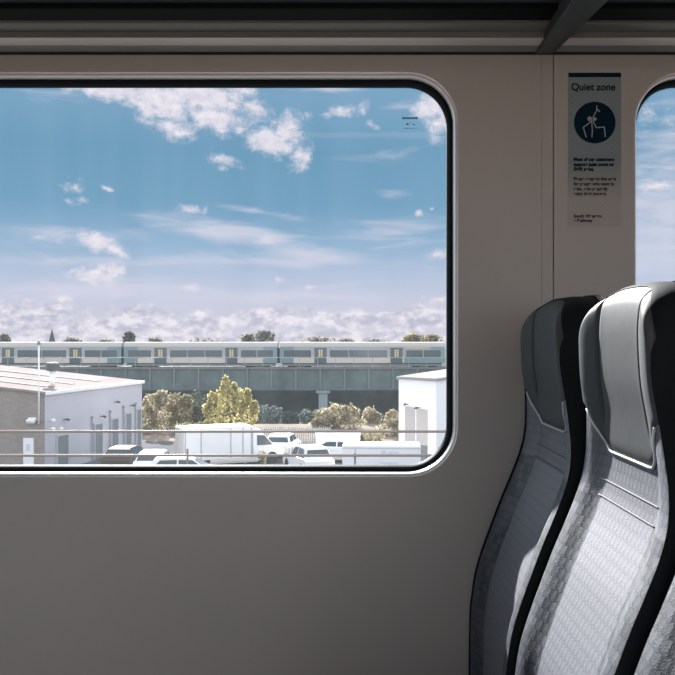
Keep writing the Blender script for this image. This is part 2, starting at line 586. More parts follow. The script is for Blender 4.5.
bm = bmesh.new()
box(bm, (XL + 0.02, 1.893, CZ + 0.692), (XR - 0.02, 1.9655, CZ + 0.73), 0.003)
part('rear_frame', bm, M['black'], rack)
bm = bmesh.new()
box(bm, (XL + 0.02, 1.74, CZ + 0.704), (XR - 0.02, 1.893, CZ + 0.712))
part('shelf', bm, M['shelf'], rack)
bm = bmesh.new()
tube(bm, [(XL + 0.02, 1.73, CZ + 0.712), (XR - 0.02, 1.73, CZ + 0.712)], 0.014, 14)
part('front_rail', bm, M['alu'], rack, True)
for xb in (0.484, -1.476, 2.44):
    bm = bmesh.new()
    box(bm, (xb - 0.0205, 1.71, CZ + 0.6655), (xb + 0.0205, 2.112, CZ + 0.70), 0.003)
    br = part('bracket', bm, M['rackdark'], rack)
    bm = bmesh.new()
    pr = [(xb + 0.022, 2.105), (xb + 0.026, 2.105), (xb + 0.052, 1.79), (xb + 0.052, 1.71), (xb + 0.022, 1.71)]
    lo = [bm.verts.new((x, y, CZ + 0.6685)) for x, y in pr]
    hi = [bm.verts.new((x, y, CZ + 0.70)) for x, y in pr]
    bm.faces.new(lo)
    bm.faces.new(hi)
    for i in range(5):
        bm.faces.new((lo[i], lo[(i + 1) % 5], hi[(i + 1) % 5], hi[i]))
    link_mesh('bracket_flange', bm, M['rackdark'], br)

# unseen ceiling lamp, added to warm and brighten the window wall
L = thing('added_ceiling_light', 'long unseen warm ceiling light, added to brighten the window wall', 'light', (1.0, -0.18, 2.3))
bm = bmesh.new()
box(bm, (-1.2, -0.07, -0.03), (1.2, 0.07, 0.0), 0.004)
link_mesh('casing', bm, M['lamp_case'], L)
bm = bmesh.new()
box(bm, (-1.18, -0.055, -0.036), (1.18, 0.055, -0.0301))
link_mesh('diffuser', bm, M['fill_glow'], L)


# ------------------------------------------------------------------ sticker
def text_mesh(name, body, size, m, parent, x, z, y, align='LEFT', width=None, bold=0.0):
    cu = bpy.data.curves.new('lettering', 'FONT')
    cu.body = body
    cu.size = size
    cu.align_x = align
    cu.extrude = 0.0001
    cu.offset = bold
    cu.space_line = 1.0
    tmp = bpy.data.objects.new('lettering_source', cu)
    COL.objects.link(tmp)
    bpy.context.view_layer.update()
    me = bpy.data.meshes.new_from_object(tmp.evaluated_get(bpy.context.evaluated_depsgraph_get()))
    bpy.data.objects.remove(tmp)
    bpy.data.curves.remove(cu)
    sx = 1.0
    if width:
        xs = [v.co.x for v in me.vertices]
        sx = width / (max(xs) - min(xs))
        off = min(xs)
    else:
        off = 0
    for v in me.vertices:
        v.co = Vector((x + (v.co.x - off) * sx, y + v.co.z * -1, z + v.co.y))
    me.materials.clear()
    me.materials.append(m)
    o = bpy.data.objects.new(name, me)
    COL.objects.link(o)
    o.parent = parent
    return o


sx0, sx1 = 0.543, 0.668
sz0, sz1 = CZ + 0.2605, CZ + 0.6235
pxm = YW / F
notice = thing('quiet_zone_sign', 'tall grey notice headed Quiet zone with a navy disc, on the wall beside the window', 'notice', (sx0, YW - 0.0007, sz0))
wS, hS = sx1 - sx0, sz1 - sz0
bm = bmesh.new()
box(bm, (0, -0.0004, 0), (wS, 0.0006, hS))
link_mesh('sheet', bm, M['sticker'], notice)
bm = bmesh.new()
box(bm, (0.0005, -0.0009, hS - 0.0105), (wS - 0.0005, -0.0003, hS - 0.0003))
link_mesh('header_bar', bm, M['st_navy'], notice)
cxd, czd = (594.6 - 568) * pxm, hS - (122.9 - 73) * pxm
bm = bmesh.new()
ring = [bm.verts.new((cxd + 0.0490 * cos(2 * pi * k / 64), -0.0008, czd + 0.0490 * sin(2 * pi * k / 64))) for k in range(64)]
ring2 = [bm.verts.new((v.co.x, -0.0003, v.co.z)) for v in ring]
bm.faces.new(ring)
bridge(bm, ring, ring2)
disc = link_mesh('pictogram_disc', bm, M['st_navy'], notice)


def stroke(bm, pts, w, y=-0.0012):
    for (x0, z0), (x1, z1) in zip(pts, pts[1:]):
        d = Vector((x1 - x0, z1 - z0)).normalized()
        n = Vector((-d.y, d.x)) * w / 2
        e = d * w * 0.3
        q = [(x0 - e.x + n.x, z0 - e.y + n.y), (x1 + e.x + n.x, z1 + e.y + n.y), (x1 + e.x - n.x, z1 + e.y - n.y), (x0 - e.x - n.x, z0 - e.y - n.y)]
        bm.faces.new([bm.verts.new((x, y, z)) for x, z in q])


def zs(x, z):   # from the enlarged crop of the disc to the sheet
    return (cxd + (x - 275) / 7.94 * pxm, czd - (z - 460) / 7.94 * pxm)


def dot(bm, x, z, r, y=-0.0012):
    c = zs(x, z)
    bm.faces.new([bm.verts.new((c[0] + r * cos(2 * pi * k / 20), y, c[1] + r * sin(2 * pi * k / 20))) for k in range(20)])


bm = bmesh.new()
lw = 0.0026
stroke(bm, [zs(290, 328), zs(290, 365), zs(262, 415), zs(262, 450), zs(285, 500), zs(350, 496), zs(358, 572)], lw)
stroke(bm, [zs(245, 452), zs(184, 500), zs(205, 574)], lw)
stroke(bm, [zs(249, 445), zs(256, 520), zs(252, 574)], lw)
stroke(bm, [zs(290, 352), zs(312, 372)], lw * 1.3)
dot(bm, 234, 430, 0.0056)
dot(bm, 276, 432, 0.0040)
link_mesh('pictogram', bm, M['st_white'], disc)
tx = 0.0075
text_mesh('heading', 'Quiet zone', 0.0235, M['st_ink'], notice, tx, hS - (90.6 - 73) * pxm, -0.0008, width=0.1035, bold=0.0006)


def tline(nm, s, zpx, wpx, size, bold, xo=573.5):
    text_mesh(nm, s, size, M['st_ink'], notice, (xo - 568) * pxm, hS - (zpx - 73) * pxm, -0.0008, width=wpx * pxm, bold=bold)


for s, zp, w in (('Most of our customers', 161.2, 40.5), ('support quiet zones on', 166.2, 40), ('SWR trains.', 171.0, 20.5)):
    tline('bold_text', s, zp, w, 0.0112, 0.0007)
for s, zp, w in (('Please respect this area', 180.6, 42.5), ('for people who want to', 185.6, 40.5), ('relax, rest or quietly', 190.6, 34), ('enjoy their journey.', 195.4, 33)):
    tline('small_text', s, zp, w, 0.0108, 0.0004)
tline('operator_name', 'South Western', 217.8, 28, 0.0105, 0.0004)
tline('operator_name', 'Railway', 222.2, 15.5, 0.0105, 0.0004, 577.0)
bm = bmesh.new()
ax, az = (573.8 - 568) * pxm, hS - (220.6 - 73) * pxm
stroke(bm, [(ax, az + 0.0022), (ax + 0.004, az), (ax, az - 0.0022)], 0.0012)
link_mesh('operator_arrow', bm, M['st_ink'], notice)

# etched maker's mark in the corner of the pane (illegible in the photo: bars only)
mk = thing('glass_mark', 'tiny dark etched mark in the upper corner of the big window pane', 'mark', (0, 0, 0))
yg = YW + 0.0512
bm = bmesh.new()


def bar(px0, px1, py0, py1):
    a, b = P(px0, py1, yg), P(px1, py0, yg)
    box(bm, (a.x, yg - 0.0002, a.z), (b.x, yg, b.z))


x = 402.3
for w in (1.5, 1.7, 1.4, 1.8, 1.5, 1.6, 1.3, 1.5):
    bar(x, x + w, 117.2, 119.1)
    x += w + 0.42
link_mesh('mark_line', bm, M['etch'], mk)
bm = bmesh.new()
for q in ((406, 409, 124, 124.8), (407, 408, 123, 124), (412.8, 415, 124, 124.8), (410, 411, 122, 122.8), (406, 407, 128, 128.8), (410, 411, 128, 128.8), (403, 417.5, 128.2, 128.45)):
    bar(*q)
link_mesh('mark_line', bm, M['etch'], mk)

# ------------------------------------------------------------------ seats
PROF = [(-0.80, 0.300), (-0.63, 0.302), (-0.589, 0.306), (-0.5275, 0.316), (-0.462, 0.337), (-0.427, 0.350), (-0.369, 0.372), (-0.329, 0.389), (-0.283, 0.4075), (-0.242, 0.420),
        (-0.205, 0.4245), (-0.17, 0.424), (-0.115, 0.420), (-0.066, 0.413), (-0.017, 0.410), (0.02, 0.410), (0.05, 0.414), (0.08, 0.424)]
HWID = [(-0.80, 0.214), (-0.30, 0.214), (-0.25, 0.210), (-0.20, 0.199), (-0.15, 0.186), (-0.11, 0.177), (-0.06, 0.171), (0.0, 0.168), (0.08, 0.166)]
ZHEAD = 0.077


def interp(tab, z):
    if z <= tab[0][0]:
        return tab[0][1]
    n = len(tab)
    for i in range(n - 1):
        z0, a = tab[i]
        z1, b = tab[i + 1]
        if z <= z1:
            t = (z - z0) / (z1 - z0)
            m0 = (b - tab[i - 1][1]) / (z1 - tab[i - 1][0]) if i > 0 else (b - a) / (z1 - z0)
            m1 = (tab[i + 2][1] - a) / (tab[i + 2][0] - z0) if i + 2 < n else (b - a) / (z1 - z0)
            h = z1 - z0
            return ((2 * t**3 - 3 * t * t + 1) * a + (t**3 - 2 * t * t + t) * h * m0 + (-2 * t**3 + 3 * t * t) * b + (t**3 - t * t) * h * m1)
    return tab[-1][1]


def sst(a, b, x):
    t = max(0, min(1, (x - a) / (b - a)))
    return t * t * (3 - 2 * t)


def ztop(w):
    """top outline of the headrest over the normalised half width"""
    w = min(1, abs(w))
    return ZHEAD - 0.085 * (1 - (1 - w ** 3.0) ** (1 / 2.2)) if w < 1 else ZHEAD - 0.085


def front_x(v, z, pad=0.0):
    hw = interp(HWID, z)
    w = abs(v) / hw
    x = interp(PROF, z)
    body = 1 - sst(-0.20, -0.10, z)
    dep = 0.016 * body + 0.015 * (1 - body)
    cen = 1 - (body * sst(0.56, 0.86, w) + (1 - body) * sst(0.46, 0.94, w))
    x += dep * cen
    x += 0.0025 * max(0, (w - 0.95) / 0.05) ** 2
    zt = ztop(w)
    tz = max(0, (z - (zt - 0.024)) / 0.024)
    x += 0.016 * tz ** 2.4
    return x - pad


WS = [-1, -0.985, -0.965, -0.94, -0.91, -0.88, -0.84, -0.80, -0.76, -0.72, -0.68, -0.64, -0.61, -0.59, -0.575, -0.56, -0.54, -0.50, -0.45, -0.3, -0.15]
WS = WS + [0] + [-w for w in WS[::-1]]


def make_seat():
    root = thing('train_chair', '', 'seat')
    # backrest: fabric front
    bm = bmesh.new()
    uvl = bm.loops.layers.uv.new('UVMap')
    NR = 84
    rows = []
    for i in range(NR + 1):
        t = i / NR
        row = []
        for w in WS:
            z = -0.80 + (ztop(w) - 0.004 + 0.80) * t
            v = w * interp(HWID, z)
            row.append(bm.verts.new((front_x(v, z), v, z)))
        rows.append(row)
    for i in range(NR):
        for k in range(len(WS) - 1):
            f = bm.faces.new((rows[i][k], rows[i][k + 1], rows[i + 1][k + 1], rows[i + 1][k]))
            for lp in f.loops:
                lp[uvl].uv = (lp.vert.co.y, lp.vert.co.z)
    link_mesh('backrest', bm, M['fabric'], root, True)
    # black cloth side band that closes the back of the pad
    bm = bmesh.new()
    loops = []
    NS = 90
    for i in range(NS + 1):
        s = i / NS
        # walk from the bottom far corner over the top to the bottom near corner
        if s < 0.36:
            w, t = -1, s / 0.36
        elif s > 0.64:
            w, t = 1, (1 - s) / 0.36
        else:
            w, t = -cos(pi * (s - 0.36) / 0.28), 1
        z = -0.80 + (ztop(w) - 0.004 + 0.80) * t
        v = w * interp(HWID, z)
        x = front_x(v, z)
        xb = interp(PROF, z)
        ring = []
        for k, (dx, io) in enumerate(((-0.0045, 0.0024), (0.003, 0.0065), (0.022, 0.009), (0.05, 0.009), (0.068, 0.004))):
            xx = max(x + dx, xb + dx + 0.004 * (k > 1))
            sc = 1 + io / interp(HWID, z)
            zz = z + (io if t >= 1 else io * t)
            ring.append(bm.verts.new((xx, v * sc, zz)))
        loops.append(ring)
    for a, b in zip(loops, loops[1:]):
        for k in range(4):
            bm.faces.new((a[k], b[k], b[k + 1], a[k + 1]))
    link_mesh('side_band', bm, M['side_cloth'], root, True)
    # grey plastic shell at the back
    bm = bmesh.new()
    rows = []
    WB_ = [-1, -0.96, -0.88, -0.7, -0.4, 0, 0.4, 0.7, 0.88, 0.96, 1]
    for i in range(41):
        t = i / 40
        row = []
        for w in WB_:
            z = -0.80 + (ztop(w) + 0.010 + 0.80) * t
            v = w * (interp(HWID, z) + 0.006)
            x = interp(PROF, z) + 0.128 - 0.046 * abs(w) ** 4 - 0.035 * max(0, (z - ztop(w) + 0.05) / 0.06) ** 2
            row.append(bm.verts.new((x, v, z)))
        rows.append(row)
    for i in range(40):
        for k in range(len(WB_) - 1):
            bm.faces.new((rows[i][k], rows[i][k + 1], rows[i + 1][k + 1], rows[i + 1][k]))
    bd = [rows[i][0] for i in range(41)] + rows[-1][1:-1] + [rows[i][-1] for i in range(40, -1, -1)]
    fr = [bm.verts.new((min(v.co.x - 0.006, interp(PROF, v.co.z) + 0.080), v.co.y, v.co.z - 0.002)) for v in bd]
    for i in range(len(bd) - 1):
        bm.faces.new((bd[i], bd[i + 1], fr[i + 1], fr[i]))
    link_mesh('back_shell', bm, M['shell'], root, True)
    # leather headrest
    bm = bmesh.new()

    def zb(w):
        v = abs(w) * 0.18
        return -0.182 + 0.066 * min(1, max(0, (v - 0.088) / 0.077)) ** 1.15

    rows = []
    for i in range(37):
        t = i / 36
        row = []
        for w in WS:
            z0 = zb(w)
            z = z0 + (ztop(w) - z0) * t
            v = w * (interp(HWID, z) + 0.001)
            e = min(t * 12, 1.0)
            groove = 0.006 * math.exp(-((abs(w) - 0.575) / 0.02) ** 2) * sst(-0.15, -0.11, z)
            row.append(bm.verts.new((front_x(v * 0.999, z, 0.0055 * sqrt(max(0, 1 - (1 - e) ** 2)) - 0.001) + groove, v, z + 0.001 * t)))
        # the edge of the pad is rolled back over the side band
        for end, sg in ((0, -1), (-1, 1)):
            e1 = row[end].co
            q1 = bm.verts.new((e1.x + 0.002, e1.y + sg * 0.0022, e1.z))
            row = [q1] + row if end == 0 else row + [q1]
        rows.append(row)
    for i in range(36):
        for k in range(len(rows[0]) - 1):
            bm.faces.new((rows[i][k], rows[i][k + 1], rows[i + 1][k + 1], rows[i + 1][k]))
    hd = link_mesh('headrest', bm, M['leather'], root, True)
    bm = bmesh.new()
    tube(bm, [(front_x(w * interp(HWID, zb(w)), zb(w), 0.002), w * interp(HWID, zb(w)), zb(w) - 0.001) for w in [x * 0.05 for x in range(-18, 19)]], 0.0021, 8)
    link_mesh('piping', bm, M['piping'], hd, True)
    # horizontal seams across the shoulders
    for zz in (-0.232, -0.258):
        bm = bmesh.new()
        tube(bm, [(front_x(v, zz, 0.0005), v, zz) for v in [x * 0.01 for x in range(-13, 14)]], 0.0014, 6)
        link_mesh('seam', bm, M['seam'], root, True)
    # seat cushion and pedestal, below the picture
    bm = bmesh.new()
    prism(bm, [(-0.16, -0.93), (0.43, -0.93), (0.42, -0.83), (0.32, -0.812), (0.0, -0.806), (-0.12, -0.815), (-0.165, -0.85)], 0.208, 0.02)
    link_mesh('cushion', bm, M['fabric'], root, True)
    bm = bmesh.new()
    box(bm, (0.02, -0.05, -CZ), (0.28, 0.05, -0.93), 0.01)
    link_mesh('pedestal', bm, M['rackdark'], root)
    return root


seat = make_seat()
SY = ((1.832, 'window seat in shade against the carriage wall, dark grey headrest'),
      (1.350, 'middle seat with sunlit grey headrest and pale patterned backrest'),
      (0.877, 'aisle seat showing only the edge of its patterned backrest in the lower corner'))
for i, (y, lb) in enumerate(SY):
    s = seat if i == 0 else copy_tree(seat)
    s.location = (0, y, CZ)
    s['label'] = lb
    s['group'] = 'seats in the row of three'

# ------------------------------------------------------------------ outside: ground, railing
bm = bmesh.new()
box(bm, (-60, -60, CZ - 8.0), (60, -2.2, CZ - 2.35))
struct(link_mesh('ground_far_side', bm, M['far_side']))
bm = bmesh.new()
box(bm, (-60, 2.9, CZ - 8.0), (60, 11.3, CZ - 2.35))
struct(link_mesh('ground_trackbed', bm, M['ballast']))
bm = bmesh.new()
box(bm, (-90, 11.3, G - 1), (90, 66, G))
struct(link_mesh('ground_yard', bm, M['yard']))
bm = bmesh.new()
prof = [(66, G - 1), (66, G), (70, G + 0.06), (76.5, G + 0.25), (79, G - 0.2), (86, G - 3.8), (86, G - 5)]
a = [bm.verts.new((-90, y, z)) for y, z in prof]
b = [bm.verts.new((90, y, z)) for y, z in prof]
for i in range(len(prof) - 1):
    bm.faces.new((a[i], a[i + 1], b[i + 1], b[i]))
struct(link_mesh('ground_bank', bm, M['bank']))
bm = bmesh.new()
box(bm, (-700, 85.5, G - 6), (700, 900, G - 3.9))
struct(link_mesh('ground_lowland', bm, M['lowland']))

DR = 11.0
rl = thing('pipe_railing', 'weathered two pipe railing running past outside the window', 'railing', (0, DR, CZ - 2.35))
inv = Matrix.Translation(-Vector(rl.location))
for py in (431.5, 455.5):
    bm = bmesh.new()
    z = P(0, py, DR).z
    tube(bm, [(-9, DR, z), (5, DR, z)], 0.0165, 12)
    part('rail', bm, M['rust_rail'], rl, True)
for px, py in ((187, 449), (355, 453), (-560, 431), (620, 431)):
    p = P(px, py, DR)
    bm = bmesh.new()
    tube(bm, [(p.x, DR + 0.03, CZ - 2.35), (p.x, DR + 0.03, p.z)], 0.013, 10)
    part('post', bm, M['rust_rail'], rl, True)

# ------------------------------------------------------------------ buildings
UP = Vector((0, 0, 1))


class Frame:
    """local frame: origin at a building corner, a along one wall, t along the other (perpendicular)"""

    def __init__(s, o, a):
        s.o = Vector((o[0], o[1], 0))
        s.a = Vector((a[0], a[1], 0)).normalized()
        s.t = Vector((-s.a.y, s.a.x, 0))

    def pt(s, a, t, z):
        p = s.o + s.a * a + s.t * t
        return Vector((p.x, p.y, z))

    def on_a(s, px):    # distance along wall a seen at picture column px
        k = (px - 337.5) / F
        return (k * s.o.y - s.o.x) / (s.a.x - k * s.a.y)

    def on_t(s, px):
        k = (px - 337.5) / F
        return (k * s.o.y - s.o.x) / (s.t.x - k * s.t.y)

    def zof(s, py, d):
        return CZ + (337.5 - py) / F * d


def fbox(bm, fr, a0, a1, t0, t1, z0, z1):
    c = [fr.pt(a, t, z) for z in (z0, z1) for a, t in ((a0, t0), (a1, t0), (a1, t1), (a0, t1))]
    v = [bm.verts.new(p) for p in c]
    for q in ((0, 1, 2, 3), (4, 5, 6, 7), (0, 1, 5, 4), (1, 2, 6, 5), (2, 3, 7, 6), (3, 0, 4, 7)):
        bm.faces.new([v[i] for i in q])


# left shed: white long wall along a, brick gable along t
d1 = 50.0
c0 = P(45, 392, d1)
zE = c0.z
d2 = (CZ - zE) * F / 43.5
c1 = P(142, 381, d2)
A = Frame((c0.x, c0.y), (c1.x - c0.x, c1.y - c0.y))
LA = (Vector((c1.x, c1.y, 0)) - Vector((c0.x, c0.y, 0))).length
HALF, SL = 14.5, 0.093
shed = thing('warehouse', 'low warehouse with brown brick end wall and pale side, pinkish roof', 'building', (c0.x, c0.y, G))
bm = bmesh.new()
fbox(bm, A, 0.0, LA, 0.0, 0.3, G, zE)
part('side_wall', bm, M['white_clad'], shed)
bm = bmesh.new()
g = [A.pt(0, 0.02, G), A.pt(0, 2 * HALF, G), A.pt(0, 2 * HALF, zE), A.pt(0, HALF, zE + SL * HALF), A.pt(0, 0.02, zE)]
v0 = [bm.verts.new(p - A.a * 0.01) for p in g]
v1 = [bm.verts.new(p + A.a * 0.3) for p in g]
bm.faces.new(v0)
bm.faces.new(v1)
bridge(bm, v0, v1)
w = part('gable_wall', bm, M['brick'], shed)
w['label'] = 'brown brick end wall'
bm = bmesh.new()
g = [A.pt(LA, 0.3, G), A.pt(LA, 2 * HALF, G), A.pt(LA, 2 * HALF, zE), A.pt(LA, HALF, zE + SL * HALF), A.pt(LA, 0.3, zE)]
v0 = [bm.verts.new(p) for p in g]
v1 = [bm.verts.new(p - A.a * 0.3) for p in g]
bm.faces.new(v0)
bm.faces.new(v1)
bridge(bm, v0, v1)
part('gable_wall', bm, M['brick'], shed)
bm = bmesh.new()
sec = [(-0.12, zE + 0.02), (HALF, zE + SL * (HALF + 0.1)), (2 * HALF + 0.1, zE), (2 * HALF + 0.1, zE - 0.12), (HALF, zE + SL * HALF - 0.1), (-0.12, zE - 0.10)]
v0 = [bm.verts.new(A.pt(-0.15, t, z)) for t, z in sec]
v1 = [bm.verts.new(A.pt(LA + 0.1, t, z)) for t, z in sec]
bm.faces.new(v0)
bm.faces.new(v1)
bridge(bm, v0, v1)
part('roof', bm, M['roof_sheet'], shed)
rz = lambda t: zE + SL * t + 0.045
for a0, a1 in ((2.2, 2.7), (5.2, 5.7), (8.6, 9.1)):
    bm = bmesh.new()
    for t0, t1 in ((1.2, 9.5),):
        v = [A.pt(a0, t0, rz(t0)), A.pt(a1, t0, rz(t0)), A.pt(a1, t1, rz(t1)), A.pt(a0, t1, rz(t1))]
        lo = [bm.verts.new(p) for p in v]
        hi = [bm.verts.new(p + UP * 0.03) for p in v]
        bm.faces.new(hi)
        bridge(bm, lo, hi)
    part('rooflight', bm, M['rooflight'], shed)
# fascia
bm = bmesh.new()
fbox(bm, A, -0.16, LA + 0.1, -0.16, -0.121, zE - 0.16, zE + 0.03)
part('fascia', bm, M['lamp_white'], shed)
# vent pipe on the roof
best = None
for i in range(400):
    for_t = i * 0.03
    k = (52.5 - 337.5) / F
    # solve a so that the point projects on column 52.5
    o = A.pt(0, for_t, 0)
    a_ = (k * o.y - o.x) / (A.a.x - k * A.a.y)
    p = A.pt(a_, for_t, rz(for_t))
    py = 337.5 - (p.z - CZ) / p.y * F
    if best is None or abs(py - 385.5) < best[0]:
        best = (abs(py - 385.5), p)
vp = best[1]
ht = (385 - 362) / F * vp.y
bm = bmesh.new()
tube(bm, [vp - UP * 0.2, vp + UP * (ht - 0.35)], 0.17, 16)
vent = part('vent_pipe', bm, M['lamp_white'], shed, True)
bm = bmesh.new()
tube(bm, [vp + UP * (ht - 0.5), vp + UP * (ht - 0.42), vp + UP * (ht - 0.1), vp + UP * ht], [0.3, 0.40, 0.40, 0.30], 16)
vc = part('vent_cowl', bm, M['lamp_dark'], shed, False)
# doors of the long wall: picture columns and rows
for px0, px1, py0 in ((56.5, 67, 435.5), (94, 101.3, 424), (111, 117.3, 419), (125, 130.3, 413.5), (136, 140, 409.5)):
    a0, a1 = A.on_a(px0), A.on_a(px1)
    m0 = A.pt((a0 + a1) / 2, 0, 0)
    zt = A.zof(py0, m0.y)
    bm = bmesh.new()
    fbox(bm, A, a0, a1, -0.06, -0.002, G + 0.02, zt)
    dr = part('door', bm, M['door_grey'], shed)
    bm = bmesh.new()
    fbox(bm, A, a0 - 0.10, a0, -0.10, -0.002, G + 0.02, zt + 0.10)
    fbox(bm, A, a1, a1 + 0.10, -0.10, -0.002, G + 0.02, zt + 0.10)
    fbox(bm, A, a0, a1, -0.10, -0.002, zt, zt + 0.10)
    link_mesh('door_frame', bm, M['white_clad'], dr)
for px, py0 in ((91, 417.5), (109, 411.5), (122.5, 407), (134.5, 404)):
    a_ = A.on_a(px)
    m0 = A.pt(a_, 0, 0)
    bm = bmesh.new()
    tube(bm, [A.pt(a_, -0.09, G), A.pt(a_, -0.09, A.zof(py0, m0.y))], 0.045, 8)
    box(bm, A.pt(a_, -0.1, A.zof(py0, m0.y)) - Vector((.07, .07, .08)), A.pt(a_, -0.1, A.zof(py0, m0.y)) + Vector((.07, .07, .08)))
    part('downpipe', bm, M['pipe'], shed)


def floodlight(root, p, nrm, m, s=1.0):
    n = Vector((nrm.x, nrm.y, 0)).normalized()
    side = Vector((-n.y, n.x, 0))
    bm = bmesh.new()
    c = p + n * 0.28
    mt = Matrix.Translation(c) @ Matrix((side, n, UP)).transposed().to_4x4() @ Matrix.Rotation(radians(-28), 4, 'X')
    box(bm, (-0.2 * s, -0.16 * s, -0.07 * s), (0.2 * s, 0.16 * s, 0.07 * s), 0.02, mtx=mt)
    tube(bm, [p, c], 0.03, 6)
    o = part('floodlight', bm, m, root)
    return o


na, nt_ = -A.t, -A.a
for px, py, m in ((63.5, 419.5, M['lamp_dark']), (100.5, 416.5, M['lamp_dark']), (114.5, 402, M['lamp_dark']), (130, 405.5, M['lamp_dark']), (49, 420, M['lamp_white']), (57, 428.3, M['lamp_white']), (49, 428.5, M['lamp_white'])):
    a_ = A.on_a(px)
    q = A.pt(a_, 0, 0)
    floodlight(shed, Vector((q.x, q.y, A.zof(py, q.y))), na, m, 0.62)
t_ = A.on_t(34)
q = A.pt(0, t_, 0)
floodlight(shed, Vector((q.x, q.y, A.zof(420, q.y))), nt_, M['lamp_white'], 1.2)
# notice board on the brick wall
t0, t1 = A.on_t(34.2), A.on_t(24)
q = A.pt(0, (t0 + t1) / 2, 0)
sb = thing('sign_board', 'white upright board fixed on the brown brick end wall', 'sign', (q.x, q.y, G))
bm = bmesh.new()
fbox(bm, A, -0.09, -0.012, t0, t1, A.zof(466, q.y), A.zof(438, q.y))
part('board', bm, M['white_render'], sb)
bm = bmesh.new()
tm = (t0 + t1) / 2
fbox(bm, A, -0.10, -0.0895, tm - 0.13, tm + 0.12, A.zof(450.5, q.y), A.zof(444, q.y))
part('printed_patch', bm, M['patch'], sb)
# thin mast on the brick wall
t_ = A.on_t(41.3)
q = A.pt(-0.26, t_, 0)
ms = thing('mast', 'thin pale mast rising from the brick wall corner above the roof', 'mast', (q.x, q.y, G))
bm = bmesh.new()
tube(bm, [Vector((q.x, q.y, A.zof(424, q.y))), Vector((q.x, q.y, A.zof(343, q.y)))], 0.045, 10)
part('pole', bm, M['lamp_white'], ms, True)
bm = bmesh.new()
zz = A.zof(343, q.y)
tube(bm, [Vector((q.x, q.y, zz - 0.1)), Vector((q.x, q.y, zz + 0.1))], [0.12, 0.05], 10)
part('mast_head', bm, M['door_grey'], ms)
for py in (398, 421):
    bm = bmesh.new()
    z = A.zof(py, q.y)
    tube(bm, [Vector((q.x, q.y, z)), A.pt(-0.012, t_, z)], 0.03, 6)
    part('wall_bracket', bm, M['pipe'], ms)

# right shed
c0 = P(436.3, 378.8, 50.0)
zB = c0.z
dL = (CZ - zB) * F / 39.3
c1 = P(398.7, 376.8, dL)
B = Frame((c0.x, c0.y), (c0.x - c1.x, c0.y - c1.y))   # a runs from the left end towards the corner and beyond
LB = (Vector((c1.x, c1.y, 0)) - Vector((c0.x, c0.y, 0))).length
# wall "a" spans a in [-LB, 0], t grows away to the right
wh = thing('white_outbuilding', 'white rendered outbuilding with two beige shutters cut by the window edge', 'building', (c0.x, c0.y, G))
DB = 9.0
bm = bmesh.new()
fbox(bm, B, -LB, 0, 0, 0.3, G, zB)
part('side_wall', bm, M['white_render'], wh)
bm = bmesh.new()
fbox(bm, B, -0.3, 0, 0.3, DB, G, zB)
fbox(bm, B, -LB, -LB + 0.3, 0.3, DB, G, zB)
part('end_wall', bm, M['white_render'], wh)
bm = bmesh.new()
sec = [(-0.12, zB + 0.02), (4.5, zB + 0.42), (DB + 0.1, zB), (DB + 0.1, zB - 0.16), (4.5, zB + 0.26), (-0.12, zB - 0.14)]
v0 = [bm.verts.new(B.pt(-LB - 0.1, t, z)) for t, z in sec]
v1 = [bm.verts.new(B.pt(0.12, t, z)) for t, z in sec]
bm.faces.new(v0)
bm.faces.new(v1)
bridge(bm, v0, v1)
part('roof', bm, M['roof_pale'], wh)
for px0, px1, py0, pyb in ((405.6, 415.2, 407, 441.5), (417, 427.6, 409.3, 445)):
    a0, a1 = B.on_a(px0), B.on_a(px1)
    q = B.pt((a0 + a1) / 2, 0, 0)
    bm = bmesh.new()
    fbox(bm, B, a0, a1, -0.05, -0.002, B.zof(pyb, q.y), B.zof(py0, q.y))
    part('shutter', bm, M['door_beige'], wh)
    bm = bmesh.new()
    fbox(bm, B, a0, a1, -0.04, -0.002, G + 0.02, B.zof(pyb, q.y))
    part('doorway', bm, M['door_grey'], wh)
nb = -B.t
for px, py in ((408, 404.3), (419.8, 407.8)):
    q = B.pt(B.on_a(px), 0, 0)
    floodlight(wh, Vector((q.x, q.y, B.zof(py, q.y))), nb, M['lamp_dark'], 0.5)

# ------------------------------------------------------------------ viaduct
DV = 109.0
zd = P(0, 368.3, DV).z
zg0 = P(0, 390, DV).z
ZL = G - 3.9
via = thing('railway_viaduct', 'long dark teal girder viaduct carrying the train', 'viaduct', (0, DV, ZL))
VX0, VX1 = -75, 45
bm = bmesh.new()
box(bm, (VX0, DV, zg0), (VX1, DV + 0.5, zd))
part('girder', bm, M['girder'], via)
bm = bmesh.new()
box(bm, (VX0, DV + 8, zg0), (VX1, DV + 8.5, zd))
part('girder', bm, M['girder'], via)
bm = bmesh.new()
box(bm, (VX0, DV + 0.5, zd - 0.7), (VX1, DV + 8, zd - 0.2))
part('deck', bm, M['deck_edge'], via)
bm = bmesh.new()
box(bm, (VX0, DV - 0.22, zd - 0.1), (VX1, DV + 0.55, zd + 0.12))
part('edge_beam', bm, M['deck_edge'], via)
bm = bmesh.new()
box(bm, (VX0, DV - 0.2, zg0 - 0.02), (VX1, DV + 0.7, zg0 + 0.16))
part('bottom_flange', bm, M['girder'], via)
k = 0
px = -20
while px < 470:
    p = P(px, 380, DV)
    bm = bmesh.new()
    box(bm, (p.x - 0.09, DV - 0.18, zg0 + 0.15), (p.x + 0.09, DV, zd - 0.1))
    part('stiffener', bm, M['girder_lt'], via)
    px += 24.3
